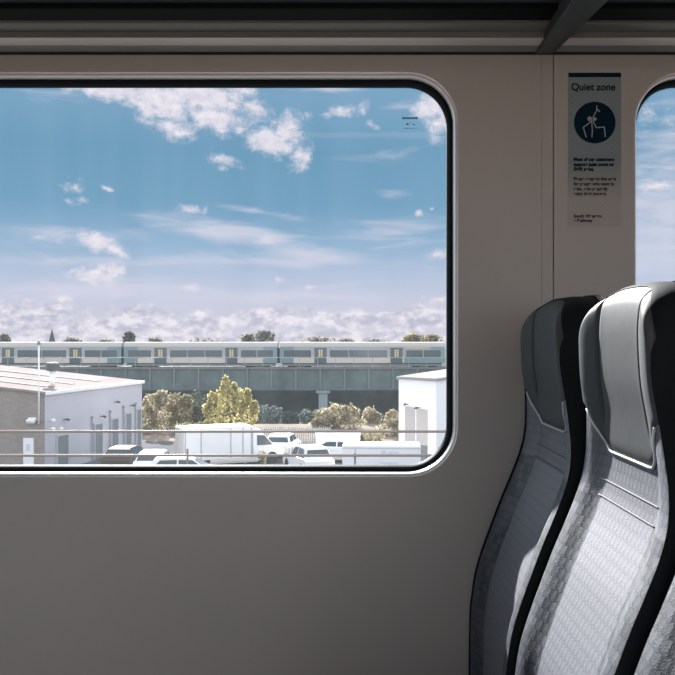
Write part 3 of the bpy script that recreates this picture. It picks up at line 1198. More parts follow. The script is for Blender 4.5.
for px in (323, 60, 585, -190):
    p = P(px, 389, DV)
    bm = bmesh.new()
    box(bm, (p.x - 0.55, DV + 0.1, ZL - 0.05), (p.x + 0.55, DV + 8.4, zg0 - 0.3), 0.05)
    box(bm, (p.x - 0.85, DV - 0.1, zg0 - 0.4), (p.x + 0.85, DV + 8.6, zg0 - 0.02), 0.05)
    part('pier', bm, M['pier'], via)
z1, z2 = P(0, 357.6, DV).z, P(0, 365, DV).z
for z in (z1, z2):
    bm = bmesh.new()
    tube(bm, [(VX0, DV - 0.1, z), (VX1, DV - 0.1, z)], 0.06, 6)
    part('parapet_rail', bm, M['rail_line'], via)
px = -10
while px < 470:
    p = P(px, 360, DV)
    bm = bmesh.new()
    tube(bm, [(p.x, DV - 0.1, zd + 0.1), (p.x, DV - 0.1, z1)], 0.04, 6)
    part('parapet_post', bm, M['rail_line'], via)
    px += 18.2
# abutment wall behind the shrubs under the spans, in shade
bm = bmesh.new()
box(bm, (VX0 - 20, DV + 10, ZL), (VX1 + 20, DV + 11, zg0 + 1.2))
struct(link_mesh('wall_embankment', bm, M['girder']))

# ------------------------------------------------------------------ the other train
DT = 112.0


def T(px):
    return (px - 337.5) / F * DT


zr = P(0, 342.3, DT).z
ze = P(0, 346.6, DT).z
zw1 = P(0, 350.2, DT).z
zw0 = P(0, 357.2, DT).z
zf = P(0, 363.2, DT).z
zu = P(0, 367.0, DT).z
zrail = zd - 0.2
WD = 2.8


def carriage(px0, px1, doors, label, cab=False):
    X0, X1 = T(px0), T(px1)
    r = thing('train_carriage', label, 'train carriage', ((X0 + X1) / 2, DT, zrail), group='carriages of the train on the viaduct')

    def prt(name, m, *boxes, bev=0.0, parent=None):
        bm = bmesh.new()
        for lo, hi in boxes:
            box(bm, lo, hi, bev)
        o = link_mesh(name, bm, m, parent or r)
        if parent is None:
            o.matrix_parent_inverse = Matrix.Translation(-Vector(r.location))
        return o

    e = 14 * DT / F
    xa, xb = X0 + 0.15, X1 - 0.15
    ya, yb = DT, DT + WD
    prt('lower_body', M['train_cream'], ((xa + e, ya, zf), (xb - (0 if False else e), yb, zw0 + 0.1)))
    prt('upper_body', M['train_upper'], ((xa + e, ya + 0.01, zw0 + 0.1), (xb - e, yb, ze)))
    # curved roof
    bm = bmesh.new()
    sec = [(ya - 0.02, ze - 0.02), (ya + 0.06, ze + 0.18), (ya + 0.4, zr - 0.05), (ya + 1.0, zr + 0.05), (yb - 1.0, zr + 0.05), (yb - 0.4, zr - 0.05), (yb, ze)]
    a = [bm.verts.new((xa, y, z)) for y, z in sec]
    b = [bm.verts.new((xb, y, z)) for y, z in sec]
    for i in range(len(sec)):
        j = (i + 1) % len(sec)
        bm.faces.new((a[i], a[j], b[j], b[i]))
    bm.faces.new(a)
    bm.faces.new(b)
    o = link_mesh('roof', bm, M['train_roof'], r)
    o.matrix_parent_inverse = Matrix.Translation(-Vector(r.location))
    prt('end_panel', M['train_teal'], ((xa, ya, zf), (xa + e, yb, ze)))
    ce = prt('end_panel', M['train_teal'], ((xb - e, ya, zf), (xb, yb, ze)))
    prt('underframe', M['under'], ((xa + 0.3, ya + 0.35, zu + 0.1), (xb - 0.3, yb - 0.35, zf)))
    for xc in (X0 + 2.6, X1 - 2.6):
        bm = bmesh.new()
        box(bm, (xc - 1.5, ya + 0.15, zrail + 0.35), (xc + 1.5, yb - 0.15, zrail + 0.75), 0.05)
        bo = link_mesh('bogie', bm, M['under'], r)
        bo.matrix_parent_inverse = Matrix.Translation(-Vector(r.location))
        for dx in (-1.05, 1.05):
            bm = bmesh.new()
            tube(bm, [(xc + dx, ya + 0.3, zrail + 0.42), (xc + dx, yb - 0.3, zrail + 0.42)], 0.08, 8)
            for yy in (ya + 0.35, yb - 0.5):
                tube(bm, [(xc + dx, yy, zrail + 0.42), (xc + dx, yy + 0.14, zrail + 0.42)], 0.42, 18)
            link_mesh('wheelset', bm, M['under'], bo)
    # doors
    spans = []
    last = px0 + 5
    for d in doors:
        x0, x1 = T(d - 6), T(d + 6)
        dr = prt('door', M['train_door'], ((x0, ya - 0.05, zf - 0.05), (x1, ya + 0.05, ze - 0.15)))
        prt('door_window', M['train_yellow'], ((T(d - 2.0), ya - 0.08, zw0 + 0.05), (T(d - 0.3), ya - 0.045, zw1 + 0.1)), ((T(d + 0.3), ya - 0.08, zw0 + 0.05), (T(d + 2.0), ya - 0.045, zw1 + 0.1)), parent=dr)
        spans.append((last, d - 9))
        last = d + 9
    spans.append((last, px1 - 5))
    for a_, b_ in spans:
        n = max(1, round((b_ - a_) / 20))
        for i in range(n):
            q0 = a_ + (b_ - a_) * i / n + 0.5
            q1 = a_ + (b_ - a_) * (i + 1) / n - 0.5
            if q1 - q0 > 3:
                prt('window', M['train_glass'], ((T(q0), ya - 0.03, zw0), (T(q1), ya + 0.05, zw1)))
    if cab:
        prt('cab_side', M['train_teal'], ((T(404), ya - 0.02, zf), (xb - 0.1, ya + 0.1, zw0 + 0.05)))
        bm = bmesh.new()
        c = P(438.3, 353.2, DT)
        tube(bm, [(c.x, ya - 0.06, c.z), (c.x, ya + 0.02, c.z)], 0.32, 20)
        o = link_mesh('cab_window', bm, M['train_glass'], r)
        o.matrix_parent_inverse = Matrix.Translation(-Vector(r.location))
        prt('yellow_stripe', M['train_yellow'], ((T(405), ya - 0.03, ze - 0.22), (T(428), ya + 0.02, ze - 0.06)))
    else:
        prt('gangway', M['under'], ((xb, ya + 0.7, zf), (X1 + 0.14, yb - 0.7, ze - 0.2)))
    return r


carriage(-38, 122.5, (8, 75.5), 'carriage of the train on the viaduct, behind the brick warehouse roof')
carriage(122.5, 278.5, (160.5, 231.5), 'middle carriage of the train on the viaduct, above the yellow-green tree')
carriage(278.5, 446, (320.5, 396.5), 'leading carriage of the train on the viaduct, with the driving cab', cab=True)


# ------------------------------------------------------------------ plants
def foliage(bm, blobs, n, size, rnd):
    for i in range(n):
        c, r = blobs[rnd.randrange(len(blobs))]
        while True:
            d = Vector((rnd.uniform(-1, 1), rnd.uniform(-1, 1), rnd.uniform(-1, 1)))
            if 0.05 < d.length < 1:
                break
        d = d.normalized() * (d.length ** 0.45) * (rnd.uniform(1.0, 1.32) if rnd.random() < 0.22 else 1.0)
        p = Vector((c[0] + d.x * r[0], c[1] + d.y * r[1], c[2] + d.z * r[2]))
        a = Vector((rnd.gauss(0, 1), rnd.gauss(0, 1), rnd.gauss(0, 1))).normalized()
        b = a.cross(Vector((rnd.gauss(0, 1), rnd.gauss(0, 1), rnd.gauss(0, 1)))).normalized()
        s = size * rnd.uniform(0.6, 1.4)
        q = [p - a * s, p + b * s * 0.5, p + a * s, p - b * s * 0.5]
        bm.faces.new([bm.verts.new(x) for x in q])


def plant(name, label, cat, px, py_base, d, zbase, blobs_px, n, size, m, group=None, seed=1, trunk=True):
    """blobs_px: (px, py, rx px, ry px) of the crown lobes; depth radius like the width"""
    rnd = random.Random(seed)
    base = P(px, py_base, d)
    root = thing(name, label, cat, (base.x, d, zbase), group=group)
    o = Vector(root.location)
    blobs = []
    for bx, by, rx, ry in blobs_px:
        c = P(bx, by, d) - o
        kx = d / F
        blobs.append(((c.x, rnd.uniform(-0.2, 0.2) * rx * kx, c.z), (rx * kx, rx * kx * 0.7, ry * kx)))
    bm = bmesh.new()
    foliage(bm, blobs, n, size, rnd)
    link_mesh('crown', bm, m, root)
    bm = bmesh.new()
    for c, r in blobs[:5]:
        tube(bm, [(0, 0, -0.1), (c[0] * 0.4, c[1] * 0.4, c[2] * 0.5), c], [0.11, 0.07, 0.02], 7)
    link_mesh('trunk', bm, M['bark'], root)
    return root


GB = G + 0.1
plant('tree', 'bright yellow-green tree standing behind the box truck', 'tree', 231, 434, 72, GB,
      [(231, 412, 17, 16), (227, 398, 10, 12), (225.5, 386, 4, 9), (214, 415, 10, 12), (247, 413, 10, 13), (239, 401, 8, 11), (248, 397, 3, 8), (254, 408, 4, 7), (236, 425, 20, 8), (213, 400, 5, 8), (234, 391, 3, 7), (207, 410, 4, 6)], 3000, 0.17, M['l_yellow'], seed=3)
plant('shrub', 'dark green rounded shrub between the warehouse bushes and the yellow-green tree', 'shrub', 195, 434, 76, GB,
      [(195, 404, 10, 12), (199, 415, 9, 12), (190, 422, 9, 9)], 1100, 0.16, M['l_dark'], 'bushes on the bank', 4)
plant('shrub', 'olive brown shrub next to the dark green one, behind the truck tail', 'shrub', 176, 434, 73.5, GB,
      [(174, 402, 9, 9), (168, 413, 10, 12), (182, 411, 10, 12), (178, 423, 15, 9), (186, 402, 6, 7)], 1500, 0.16, M['l_olive'], 'bushes on the bank', 5)
plant('shrub', 'olive shrub with yellowish edge beside the far end of the pale warehouse wall', 'shrub', 152, 440, 70.5, GB,
      [(152, 404, 9, 11), (147, 418, 7, 15), (158, 415, 9, 14), (153, 433, 12, 10), (162, 398, 6, 8)], 1500, 0.16, M['l_tan'], 'bushes on the bank', 6)
plant('shrub', 'low yellowish shrub in front of the dark green one', 'shrub', 188, 436, 69.5, GB,
      [(186, 429, 16, 6), (204, 428, 9, 6)], 600, 0.14, M['l_olive'], 'bushes on the bank', 16)
plant('shrub', 'broad tan-tipped shrub in front of the viaduct pier', 'shrub', 337, 432, 74, GB,
      [(337, 414, 14, 10), (325, 418, 11, 9), (349, 415, 11, 10), (341, 424, 22, 7), (319, 424, 8, 6)], 2000, 0.16, M['l_tan'], 'bushes on the bank', 8)
plant('shrub', 'smaller tan shrub just right of the broad one by the pier', 'shrub', 370, 432, 77, GB,
      [(370, 415, 7, 8), (375, 419, 6, 7), (367, 424, 8, 7)], 800, 0.15, M['l_tan'], 'bushes on the bank', 9)
plant('shrub', 'tan shrub against the corner of the white outbuilding', 'shrub', 394, 436, 69, GB,
      [(393, 419, 8, 9), (388, 430, 12, 7), (399, 430, 7, 9)], 900, 0.14, M['l_tan'], 'bushes on the bank', 10)
plant('shrub', 'low brown shrub on the bank below the tan one, by the outbuilding', 'shrub', 372, 440, 65.5, GB,
      [(370, 437, 14, 5), (352, 438, 12, 4)], 700, 0.14, M['l_olive'], 'bushes on the bank', 11)
plant('weed', 'small bushy weed in front of the truck cab, behind the pipe railing', 'plant', 262, 466, 49.0, G,
      [(262, 454, 4, 4), (263, 459, 3, 5)], 160, 0.07, M['l_olive'], seed=12)
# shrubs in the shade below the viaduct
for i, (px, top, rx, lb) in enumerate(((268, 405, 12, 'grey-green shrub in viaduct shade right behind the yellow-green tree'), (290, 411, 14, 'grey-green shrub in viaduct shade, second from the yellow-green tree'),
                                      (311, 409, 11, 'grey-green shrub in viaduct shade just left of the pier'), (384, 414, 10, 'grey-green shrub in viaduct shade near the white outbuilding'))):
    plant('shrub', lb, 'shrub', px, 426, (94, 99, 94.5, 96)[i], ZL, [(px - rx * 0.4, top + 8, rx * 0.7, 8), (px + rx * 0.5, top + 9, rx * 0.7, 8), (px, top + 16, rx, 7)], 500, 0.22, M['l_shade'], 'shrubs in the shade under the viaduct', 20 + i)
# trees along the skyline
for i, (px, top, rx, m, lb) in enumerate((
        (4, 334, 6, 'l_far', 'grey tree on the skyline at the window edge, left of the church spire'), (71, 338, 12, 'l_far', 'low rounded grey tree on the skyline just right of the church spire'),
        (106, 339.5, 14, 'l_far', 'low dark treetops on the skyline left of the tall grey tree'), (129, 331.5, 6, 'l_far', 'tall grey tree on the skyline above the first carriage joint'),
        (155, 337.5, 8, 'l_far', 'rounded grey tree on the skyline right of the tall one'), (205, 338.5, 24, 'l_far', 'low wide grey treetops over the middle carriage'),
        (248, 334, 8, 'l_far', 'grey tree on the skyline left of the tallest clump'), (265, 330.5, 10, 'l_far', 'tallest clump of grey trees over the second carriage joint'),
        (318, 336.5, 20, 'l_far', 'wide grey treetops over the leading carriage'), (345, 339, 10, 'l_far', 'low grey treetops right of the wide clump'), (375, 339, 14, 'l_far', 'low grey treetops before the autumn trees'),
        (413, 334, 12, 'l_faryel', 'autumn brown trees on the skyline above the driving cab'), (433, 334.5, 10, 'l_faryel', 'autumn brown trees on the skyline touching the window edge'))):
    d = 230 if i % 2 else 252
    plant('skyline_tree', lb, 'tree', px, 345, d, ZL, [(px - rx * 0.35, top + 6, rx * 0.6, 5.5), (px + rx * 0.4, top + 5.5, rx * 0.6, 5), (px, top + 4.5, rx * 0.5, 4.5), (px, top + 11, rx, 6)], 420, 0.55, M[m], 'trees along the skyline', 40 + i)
# church spire and thin mast on the skyline
p = P(52, 344, 420)
ch = thing('church_spire', 'dark church spire on the skyline beyond the train', 'church', (p.x, 420, ZL))
h = (P(0, 328.5, 420).z) - ZL
bm = bmesh.new()
box(bm, (-1.25, -1.25, 0), (1.25, 1.25, h - 6.2))
link_mesh('tower', bm, M['slate'], ch)
bm = bmesh.new()
tube(bm, [(0, 0, h - 6.2), (0, 0, h)], [1.5, 0.05], 8)
link_mesh('spire', bm, M['slate'], ch)

# ------------------------------------------------------------------ yard vehicles


def wheels(root, xs, hw, r=0.33):
    for x in xs:
        for s in (-1, 1):
            bm = bmesh.new()
            tube(bm, [(x, s * (hw - 0.2), r), (x, s * hw, r)], r, 18)
            link_mesh('wheel', bm, M['tyre'], root, False)


def make_car(label, loc, rotz, paint, L=4.1, H=1.45, group='parked vehicles'):
    r = thing('car', label, 'car', loc, rotz, group)
    hw = 0.86
    bm = bmesh.new()
    prism(bm, [(-L / 2, 0.3), (L / 2 - 0.1, 0.28), (L / 2, 0.55), (L / 2 - 0.15, 0.74), (L * 0.22, 0.92), (-L * 0.42, 0.95), (-L / 2, 0.85)], hw, 0.05)
    link_mesh('body', bm, paint, r)
    bm = bmesh.new()
    tap = lambda x, z: hw - 0.05 - 0.20 * max(0, (z - 0.9) / (H - 0.9))
    pr = [(L * 0.24, 0.90), (L * 0.08, H - 0.06), (L * 0.0, H), (-L * 0.28, H - 0.01), (-L * 0.36, H - 0.09), (-L * 0.45, 0.92)]
    prism(bm, pr, tap, 0.04)
    link_mesh('cabin', bm, paint, r)
    for s in (-1, 1):
        bm = bmesh.new()
        q = [(L * 0.19, 0.97), (L * 0.075, H - 0.13), (-L * 0.08, H - 0.11), (-L * 0.08, 0.97)]
        q2 = [(-L * 0.10, 0.97), (-L * 0.10, H - 0.11), (-L * 0.29, H - 0.13), (-L * 0.37, 0.97)]
        for qq in (q, q2):
            a = [bm.verts.new((x, s * (tap(x, z) + 0.004), z)) for x, z in qq]
            b = [bm.verts.new((x, s * (tap(x, z) - 0.03), z)) for x, z in qq]
            bm.faces.new(a)
            bm.faces.new(b)
            bridge(bm, a, b)
        link_mesh('side_window', bm, M['veh_glass'], r)
    for (xa, za, xb, zb_, nm) in ((L * 0.228, 0.955, L * 0.095, H - 0.11, 'windscreen'), (-L * 0.432, 0.99, -L * 0.372, H - 0.14, 'rear_window')):
        bm = bmesh.new()
        o = 0.018 if xa > 0 else -0.018
        v = [(xa + o, -tap(xa, za) + 0.08, za), (xa + o, tap(xa, za) - 0.08, za), (xb + o, tap(xb, zb_) - 0.07, zb_), (xb + o, -tap(xb, zb_) + 0.07, zb_)]
        a = [bm.verts.new(p) for p in v]
        b = [bm.verts.new((p[0] - 2 * o, p[1], p[2] - 0.02)) for p in v]
        bm.faces.new(a)
        bm.faces.new(b)
        bridge(bm, a, b)
        link_mesh(nm, bm, M['veh_glass'], r)
    wheels(r, (-L * 0.31, L * 0.31), hw)
    return r


# box truck
d = 54.0
th = radians(24)
p = P(222, 460, d)
tk = thing('box_truck', 'white box truck with a pale tail panel parked below the trees', 'truck', (p.x, d, G), th, 'parked vehicles')
BL, BH = 4.1, 2.32
xs0 = -2.55
bm = bmesh.new()
box(bm, (xs0, -1.05, 0.42), (xs0 + BL, 1.05, BH), 0.03)
link_mesh('box_body', bm, M['white_paint'], tk)
bm = bmesh.new()
box(bm, (xs0 - 0.05, -1.04, 0.45), (xs0 - 0.002, 1.04, BH - 0.02), 0.01)
link_mesh('tail_panel', bm, M['grey_panel'], tk)
bm = bmesh.new()
for x in (xs0 + 0.02, xs0 + 0.95, xs0 + 2.75, xs0 + 3.5, xs0 + 4.02):
    box(bm, (x, -1.065, 0.5), (x + 0.05, -1.048, BH - 0.1))
for x in (xs0 + 0.02, xs0 + 0.95, xs0 + 2.75, xs0 + 3.5, xs0 + 4.02):
    box(bm, (x, 1.048, 0.5), (x + 0.05, 1.065, BH - 0.1))
link_mesh('panel_edging', bm, M['pipe'], tk)
bm = bmesh.new()
prism(bm, [(xs0 + BL + 0.1, 0.4), (xs0 + BL + 2.05, 0.4), (xs0 + BL + 2.12, 0.75), (xs0 + BL + 1.9, 1.02), (xs0 + BL + 1.35, 1.16), (xs0 + BL + 0.75, 1.86), (xs0 + BL + 0.1, 1.9)], lambda x, z: 0.95 - 0.1 * max(0, z - 1.0), 0.05)
cab = link_mesh('cab', bm, M['white_paint'], tk)
bm = bmesh.new()
for s in (-1, 1):
    qq = [(xs0 + BL + 1.32, 1.16), (xs0 + BL + 0.82, 1.72), (xs0 + BL + 0.36, 1.74), (xs0 + BL + 0.36, 1.14)]
    a = [bm.verts.new((x, s * (0.95 - 0.1 * (z - 1.0) + 0.006), z)) for x, z in qq]
    b = [bm.verts.new((x, s * (0.95 - 0.1 * (z - 1.0) - 0.03), z)) for x, z in qq]
    bm.faces.new(a)
    bm.faces.new(b)
    bridge(bm, a, b)
link_mesh('cab_window', bm, M['veh_glass'], cab)
bm = bmesh.new()
n = Vector((0.76, 0, 0.65))
v = [Vector((xs0 + BL + 1.33, -0.82, 1.19)), Vector((xs0 + BL + 1.33, 0.82, 1.19)), Vector((xs0 + BL + 0.79, 0.78, 1.81)), Vector((xs0 + BL + 0.79, -0.78, 1.81))]
a = [bm.verts.new(q + n * 0.02) for q in v]
b = [bm.verts.new(q - n * 0.03) for q in v]
bm.faces.new(a)
bm.faces.new(b)
bridge(bm, a, b)
link_mesh('windscreen', bm, M['veh_glass'], cab)
bm = bmesh.new()
prism(bm, [(xs0 + BL - 0.05, 1.93), (xs0 + BL + 0.75, 1.9), (xs0 + BL + 0.6, 2.12), (xs0 + BL - 0.05, 2.36)], 0.8, 0.03)
link_mesh('roof_deflector', bm, M['white_paint'], tk)
bm = bmesh.new()
box(bm, (xs0 + 0.1, -0.5, 0.5), (xs0 + BL + 0.3, 0.5, 0.75))
link_mesh('chassis', bm, M['under'], tk)
wheels(tk, (xs0 + 1.2, xs0 + BL + 1.3), 0.95, 0.36)


def at(px, d):
    return ((px - 337.5) / F * d, d, G)


make_car('white car whose roof shows lowest, in front of the box truck', at(187, 46.7), radians(4), M['white_paint'], L=4.5)
make_car('dark brown car parked at the foot of the pale warehouse wall', at(127, 51.5), radians(84), M['brown_car'], L=3.9)
make_car('low white car right beside the dark brown one', at(155, 49.75), radians(90), M['white_paint'], L=3.4, H=1.42)
make_car('white car just ahead of the truck cab', at(283, 58.5), radians(82), M['white_paint'], L=4.0, H=1.42)
make_car('rounded white car between the truck cab and the long white trailer', at(308, 51.0), radians(112), M['white_paint'], L=4.0, H=1.55)
make_car('pale car half hidden behind the long white trailer', at(334, 55.5), radians(166), M['white_paint'], L=4.0, H=1.36)
p = at(381.5, 48.0)
tr = thing('box_trailer', 'long low white box trailer with pale blue lettering near the white outbuilding', 'trailer', p, radians(-3), 'parked vehicles')
TL, TH = 4.1, 1.95
bm = bmesh.new()
box(bm, (-TL / 2, -0.95, 0.5), (TL / 2, 0.95, TH), 0.06)
link_mesh('box_body', bm, M['white_paint'], tr)
bm = bmesh.new()
box(bm, (-TL / 2 - 0.02, -0.97, TH - 0.16), (TL / 2 + 0.02, 0.97, TH - 0.10), 0.01)
link_mesh('roof_edging', bm, M['grey_panel'], tr)
bm = bmesh.new()
box(bm, (-TL / 2 + 0.66, -0.962, 0.55), (-TL / 2 + 0.70, -0.945, TH - 0.2))
link_mesh('door_seam', bm, M['pipe'], tr)
for x0, x1, z0, z1 in ((0.0, 0.22, 1.46, 1.70), (0.3, 0.9, 1.53, 1.62), (-0.1, 0.85, 1.0, 1.08)):
    bm = bmesh.new()
    box(bm, (x0, -0.958, z0), (x1, -0.945, z1))
    link_mesh('side_lettering', bm, M['pale_blue'], tr)
bm = bmesh.new()
prism(bm, [(-TL / 2 - 0.9, 0.45), (-TL / 2 + 0.1, 0.5), (-TL / 2 + 0.1, 0.62), (-TL / 2 - 0.9, 0.55)], 0.12)
link_mesh('tow_bar', bm, M['under'], tr)
wheels(tr, (0.2,), 0.93, 0.34)

# low white container wall, small boards and post
p = at(338, 61.5)
sk = thing('storage_container', 'low long white container behind the parked cars', 'container', (p[0], p[1], G))
bm = bmesh.new()
box(bm, (-1.5, -0.8, 0.08), (1.5, 0.8, 1.0), 0.03)
link_mesh('body', bm, M['white_render'], sk)
bm = bmesh.new()
box(bm, (-1.55, -0.85, 1.0), (1.55, 0.85, 1.08), 0.02)
link_mesh('lid', bm, M['white_paint'], sk)
bm = bmesh.new()
for x in (-1.2, 1.2):
    box(bm, (x - 0.1, -0.7, 0), (x + 0.1, 0.7, 0.08))
link_mesh('skid', bm, M['under'], sk)


def board_post(label, px, d, py0, py1, w, name='sign_post', cat='sign'):
    q = at(px, d)
    r = thing(name, label, cat, q)
    z0, z1 = P(0, py1, d).z - G, P(0, py0, d).z - G
    bm = bmesh.new()
    tube(bm, [(0, 0, 0), (0, 0, z1 - 0.05)], 0.04, 8)
    link_mesh('post', bm, M['pipe'], r)
    bm = bmesh.new()
    box(bm, (-w / 2, -0.08, z0), (w / 2, -0.041, z1), 0.008)
    link_mesh('board', bm, M['lamp_white'], r)
    return r


board_post('small white square sign on a post beyond the truck cab', 289.3, 55.6, 443, 447.5, 0.26)
board_post('white board on a post by the fence just behind the truck cab', 272.5, 62.5, 438.5, 443.5, 0.36)
board_post('white board on the bank above the pipe railing near the yellow-green tree', 266.8, 73, 427.5, 431.5, 0.58)
board_post('tall narrow white box on a post behind the long white trailer', 356.8, 58.5, 438, 446, 0.24, 'meter_box', 'box')

# palisade fence along the yard
fd = 64.0
x0, x1 = P(258, 0, fd).x, P(330, 0, fd).x
fn = thing('palisade_fence', 'grey palisade fence at the foot of the bank', 'fence', ((x0 + x1) / 2, fd, G))
bm = bmesh.new()
for z in (0.35, 1.05):
    box(bm, (x0, fd + 0.03, G + z), (x1, fd + 0.07, G + z + 0.06))
part('cross_rail', bm, M['rail_line'], fn)
n = 34
for i in range(n):
    x = x0 + (x1 - x0) * i / (n - 1)
    bm = bmesh.new()
    box(bm, (x - 0.035, fd, G), (x + 0.035, fd + 0.025, G + 1.25))
    part('pale', bm, M['rail_line'], fn)

# ------------------------------------------------------------------ sky and sun
w = bpy.data.worlds.new('sky')
scene.world = w
w.use_nodes = True
nt = NT(w.node_tree)
bg = w.node_tree.nodes['Background']
tc = nt.n('ShaderNodeTexCoord')
nrm = nt.n('ShaderNodeVectorMath', operation='NORMALIZE', ins={0: tc.outputs['Generated']})
sp = nt.n('ShaderNodeSeparateXYZ', ins={0: nrm.outputs[0]})
az = nt.math('ARCTAN2', sp.outputs[0], sp.outputs[1])
el = nt.math('ARCSINE', sp.outputs[2])
ae = nt.n('ShaderNodeCombineXYZ', ins={0: az, 1: el}).outputs[0]


def AE(px, py):
    a = atan((px - 337.5) / F)
    return a, atan((337.5 - py) / F * cos(a))


def E(py):
    return AE(224, py)[1]


elr = nt.n('ShaderNodeMapRange', ins={0: el, 1: -0.05, 2: 0.55, 3: 0.0, 4: 1.0}).outputs[0]
pos = lambda py: (E(py) + 0.05) / 0.6
SKY = [(0.0, lin(200, 198, 212)), (pos(338), lin(214, 208, 222)), (pos(305), lin(200, 201, 220)), (pos(275), lin(178, 192, 217)), (pos(245), lin(140, 174, 205)), (pos(205), lin(104, 155, 189)),
       (pos(150), lin(95, 149, 183)), (pos(90), lin(112, 158, 191)), (0.62, lin(115, 158, 192)), (1.0, lin(120, 160, 195))]
sky = nt.ramp(elr, [(a, b) for a, b in SKY])


def noise(scale, sx, sy, detail=6.0, rough=0.55, seed=0.0, dist=0.0):
    mp = nt.n('ShaderNodeMapping', ins={'Vector': ae})
    mp.inputs['Scale'].default_value = (sx, sy, 1)
    mp.inputs['Location'].default_value = (seed, seed * 1.7, seed * 0.3)
    return nt.n('ShaderNodeTexNoise', ins={'Vector': mp.outputs[0], 'Scale': scale, 'Detail': detail, 'Roughness': rough, 'Distortion': dist}).outputs['Fac']


def blobs(lst):
    """largest of several soft ellipses: (px, py, rx, ry, tilt deg, weight)"""
    tot = None
    for px, py, rx, ry, tilt, wt in lst:
        a, e = AE(px, py)
        mp = nt.n('ShaderNodeMapping', vector_type='TEXTURE', ins={'Vector': ae})
        mp.inputs['Location'].default_value = (a, e, 0)
        mp.inputs['Rotation'].default_value = (0, 0, radians(tilt))
        mp.inputs['Scale'].default_value = (rx / F, ry / F, 1)
        q = nt.n('ShaderNodeVectorMath', operation='LENGTH', ins={0: mp.outputs[0]}).outputs['Value']
        m_ = nt.math('MULTIPLY_ADD', q, -wt, wt)
        tot = m_ if tot is None else nt.math('MAXIMUM', tot, m_)
    return tot


def density(field, nz, k, lo, hi):
    s = nt.math('MULTIPLY_ADD', nt.math('SUBTRACT', nz, 0.5), k, field)
    mr = nt.n('ShaderNodeMapRange', interpolation_type='SMOOTHSTEP', ins={0: s, 1: lo, 2: hi, 3: 0.0, 4: 1.0})
    return mr.outputs[0]


n1 = noise(38, 1.0, 1.3, 9, 0.68, 3.1, 0.25)
n1b = noise(85, 1.0, 1.3, 6, 0.6, 9.1)
n2 = noise(16, 0.8, 4.5, 7, 0.6, 5.3, 0.6)
n3 = noise(44, 1.0, 1.5, 8, 0.62, 1.3)
cumulus = blobs([
    (104, 86, 70, 15, -4, 1.4), (160, 102, 54, 29, -20, 1.25), (200, 98, 62, 26, -8, 1.1), (235, 88, 48, 16, 0, 0.9), (170, 125, 34, 15, -18, 0.9), (212, 118, 50, 17, -12, 1.0), (255, 108, 30, 13, -25, 0.75),
    (268, 142, 38, 17, -14, 1.1), (288, 128, 27, 20, 30, 1.0), (303, 157, 20, 14, 20, 0.95), (240, 130, 22, 9, 0, 0.6),
    (345, 111, 24, 9, 8, 0.75), (362, 110, 12, 10, 0, 0.7), (370, 124, 11, 5, -25, 0.6),
    (432, 108, 28, 18, 24, 1.0), (448, 118, 22, 26, 0, 0.9), (437, 140, 16, 9, 0, 0.55), (460, 90, 20, 30, 0, 0.8),
    (221, 160, 20, 10, -12, 0.46), (222, 168, 10, 5, 0, 0.4),
    (76, 190, 14, 12, 0, 0.6), (80, 199, 20, 7, 4, 0.62), (108, 189, 9, 3.5, -14, 0.6), (190, 210, 16, 5, 0, 0.6), (205, 210, 5, 6, 0, 0.5),
    (98, 241, 27, 13, -22, 1.15), (112, 248, 20, 8, -20, 1.0), (58, 242, 8, 5, -30, 0.45), (40, 238, 10, 4, 0, 0.4),
    (101, 276, 36, 11, 0, 1.25), (112, 270, 19, 10, 0, 1.2), (60, 298, 13, 5, 0, 0.75), (188, 287, 17, 6, 0, 0.62), (281, 279, 11, 5, 0, 0.6), (310, 287, 8, 3, 0, 0.5),
    (436, 255, 16, 7, 0, 0.7), (418, 213, 6, 4, 0, 0.6), (432, 209, 4, 2.5, 0, 0.5), (436, 300, 26, 8, 0, 0.6), (268, 240, 20, 6, 0, 0.55),
    (660, 185, 22, 8, 0, 0.6), (668, 120, 30, 14, 10, 0.4),
])
nmix = nt.math('ADD', nt.math('MULTIPLY', n1, 0.72), nt.math('MULTIPLY', n1b, 0.28))
cum = density(cumulus, nmix, 2.9, 0.02, 0.92)
band = blobs([(25, 318, 74, 21, 0, 1.1), (100, 328, 60, 15, 0, 1.0), (140, 318, 40, 15, 0, 1.0), (200, 324, 60, 16, 0, 1.0), (270, 318, 60, 15, 0, 1.0), (345, 320, 60, 15, 0, 1.0), (420, 318, 50, 16, 0, 1.0), (224, 345, 420, 24, 0, 1.1), (600, 325, 160, 18, 0, 1.0), (-120, 325, 120, 18, 0, 1.0)])
bnd = density(band, n3, 2.0, 0.08, 0.55)
cirrus = blobs([(225, 232, 100, 17, -9, 1.0), (300, 252, 90, 15, -9, 0.95), (180, 222, 60, 6, -8, 0.7), (262, 212, 60, 5, -9, 0.6), (270, 240, 44, 12, -8, 1.0), (395, 232, 70, 20, 0, 0.45), (60, 236, 110, 14, 0, 0.6),
                (230, 262, 300, 10, 0, 0.55), (120, 262, 170, 8, 0, 0.6), (100, 290, 190, 16, 0, 0.85), (300, 296, 190, 14, 0, 0.6), (400, 105, 26, 6, 6, 0.5), (390, 195, 20, 6, 0, 0.5), (330, 88, 50, 5, 0, 0.7), (60, 95, 40, 8, 0, 0.25), (665, 215, 90, 120, 0, 0.85), (390, 155, 60, 10, -3, 0.35)])
cir = nt.math('MULTIPLY', density(cirrus, n2, 1.5, 0.0, 0.9), 0.8)
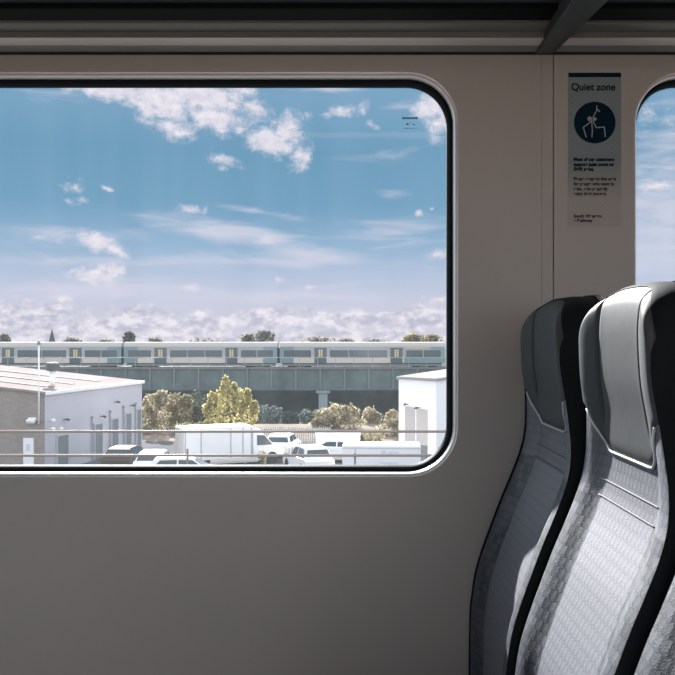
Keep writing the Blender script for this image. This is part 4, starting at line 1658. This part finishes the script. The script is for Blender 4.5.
# general cloud cover away from the framed part of the sky
nh = noise(4.0, 1.0, 1.6, 6, 0.55, 2.0)
hi_el = nt.n('ShaderNodeMapRange', ins={0: el, 1: 0.36, 2: 0.46, 3: 0.0, 4: 1.0}).outputs[0]
aw = nt.n('ShaderNodeMapRange', ins={0: nt.math('ABSOLUTE', az), 1: 0.48, 2: 0.62, 3: 0.0, 4: 1.0}).outputs[0]
gen = nt.math('MULTIPLY', density(nh, nh, 0.0, 0.32, 0.5), nt.math('MAXIMUM', hi_el, aw))

shade = nt.n('ShaderNodeMapRange', ins={0: n1b, 1: 0.3, 2: 0.7, 3: 0.0, 4: 1.0}).outputs[0]
ccol = nt.mix(shade, lin(212, 207, 224), lin(242, 234, 240))
sh3 = nt.n('ShaderNodeMapRange', ins={0: noise(52, 1.0, 1.7, 7, 0.62, 8.2), 1: 0.40, 2: 0.60, 3: 0.0, 4: 1.0}).outputs[0]
bcol = nt.mix(sh3, lin(190, 188, 207), lin(240, 232, 240))
c = nt.mix(cir, sky, lin(214, 212, 228))
c = nt.mix(bnd, c, bcol)
c = nt.mix(cum, c, ccol)
back = nt.mix(gen, c, (1.14, 1.25, 1.36, 1))
# clouds opposite the sun are lit full on: a brighter half of the sky behind the train
lit = nt.n('ShaderNodeMapRange', interpolation_type='SMOOTHSTEP', ins={0: sp.outputs[1], 1: 0.05, 2: -0.6, 3: 1.0, 4: 1.35}).outputs[0]
lit = nt.math('MAXIMUM', lit, 1.0)
bk = nt.n('ShaderNodeVectorMath', operation='SCALE', ins={0: back})
nt.link(lit, bk.inputs['Scale'])
nt.link(bk.outputs[0], bg.inputs['Color'])
bg.inputs['Strength'].default_value = 1.0

sd = Vector((0.25, -1.0, -0.52)).normalized()
sun = bpy.data.lights.new('sun', 'SUN')
sun.energy = 18.0
sun.angle = radians(0.8)
sun.color = (1.0, 0.955, 0.93)
so = bpy.data.objects.new('sun', sun)
so.rotation_euler = sd.to_track_quat('-Z', 'Y').to_euler()
so.location = (-10, 40, 30)
COL.objects.link(so)

# ------------------------------------------------------------------ camera and view
cd = bpy.data.cameras.new('camera')
cd.sensor_width = 36.0
cd.lens = F / 675 * 36.0
cd.clip_start = 0.05
cd.clip_end = 3000
co = bpy.data.objects.new('camera', cd)
co.location = (0, 0, CZ)
co.rotation_euler = (pi / 2, 0, 0)
COL.objects.link(co)
scene.camera = co
scene.view_settings.view_transform = 'Standard'
scene.view_settings.look = 'None'
scene.view_settings.gamma = 1.0
scene.view_settings.use_curve_mapping = False
scene.view_settings.exposure = 0.0
scene.cycles.use_denoising = True
scene.cycles.max_bounces = 8
scene.cycles.transparent_max_bounces = 16
scene.cycles.caustics_reflective = False
scene.cycles.sample_clamp_indirect = 6.0
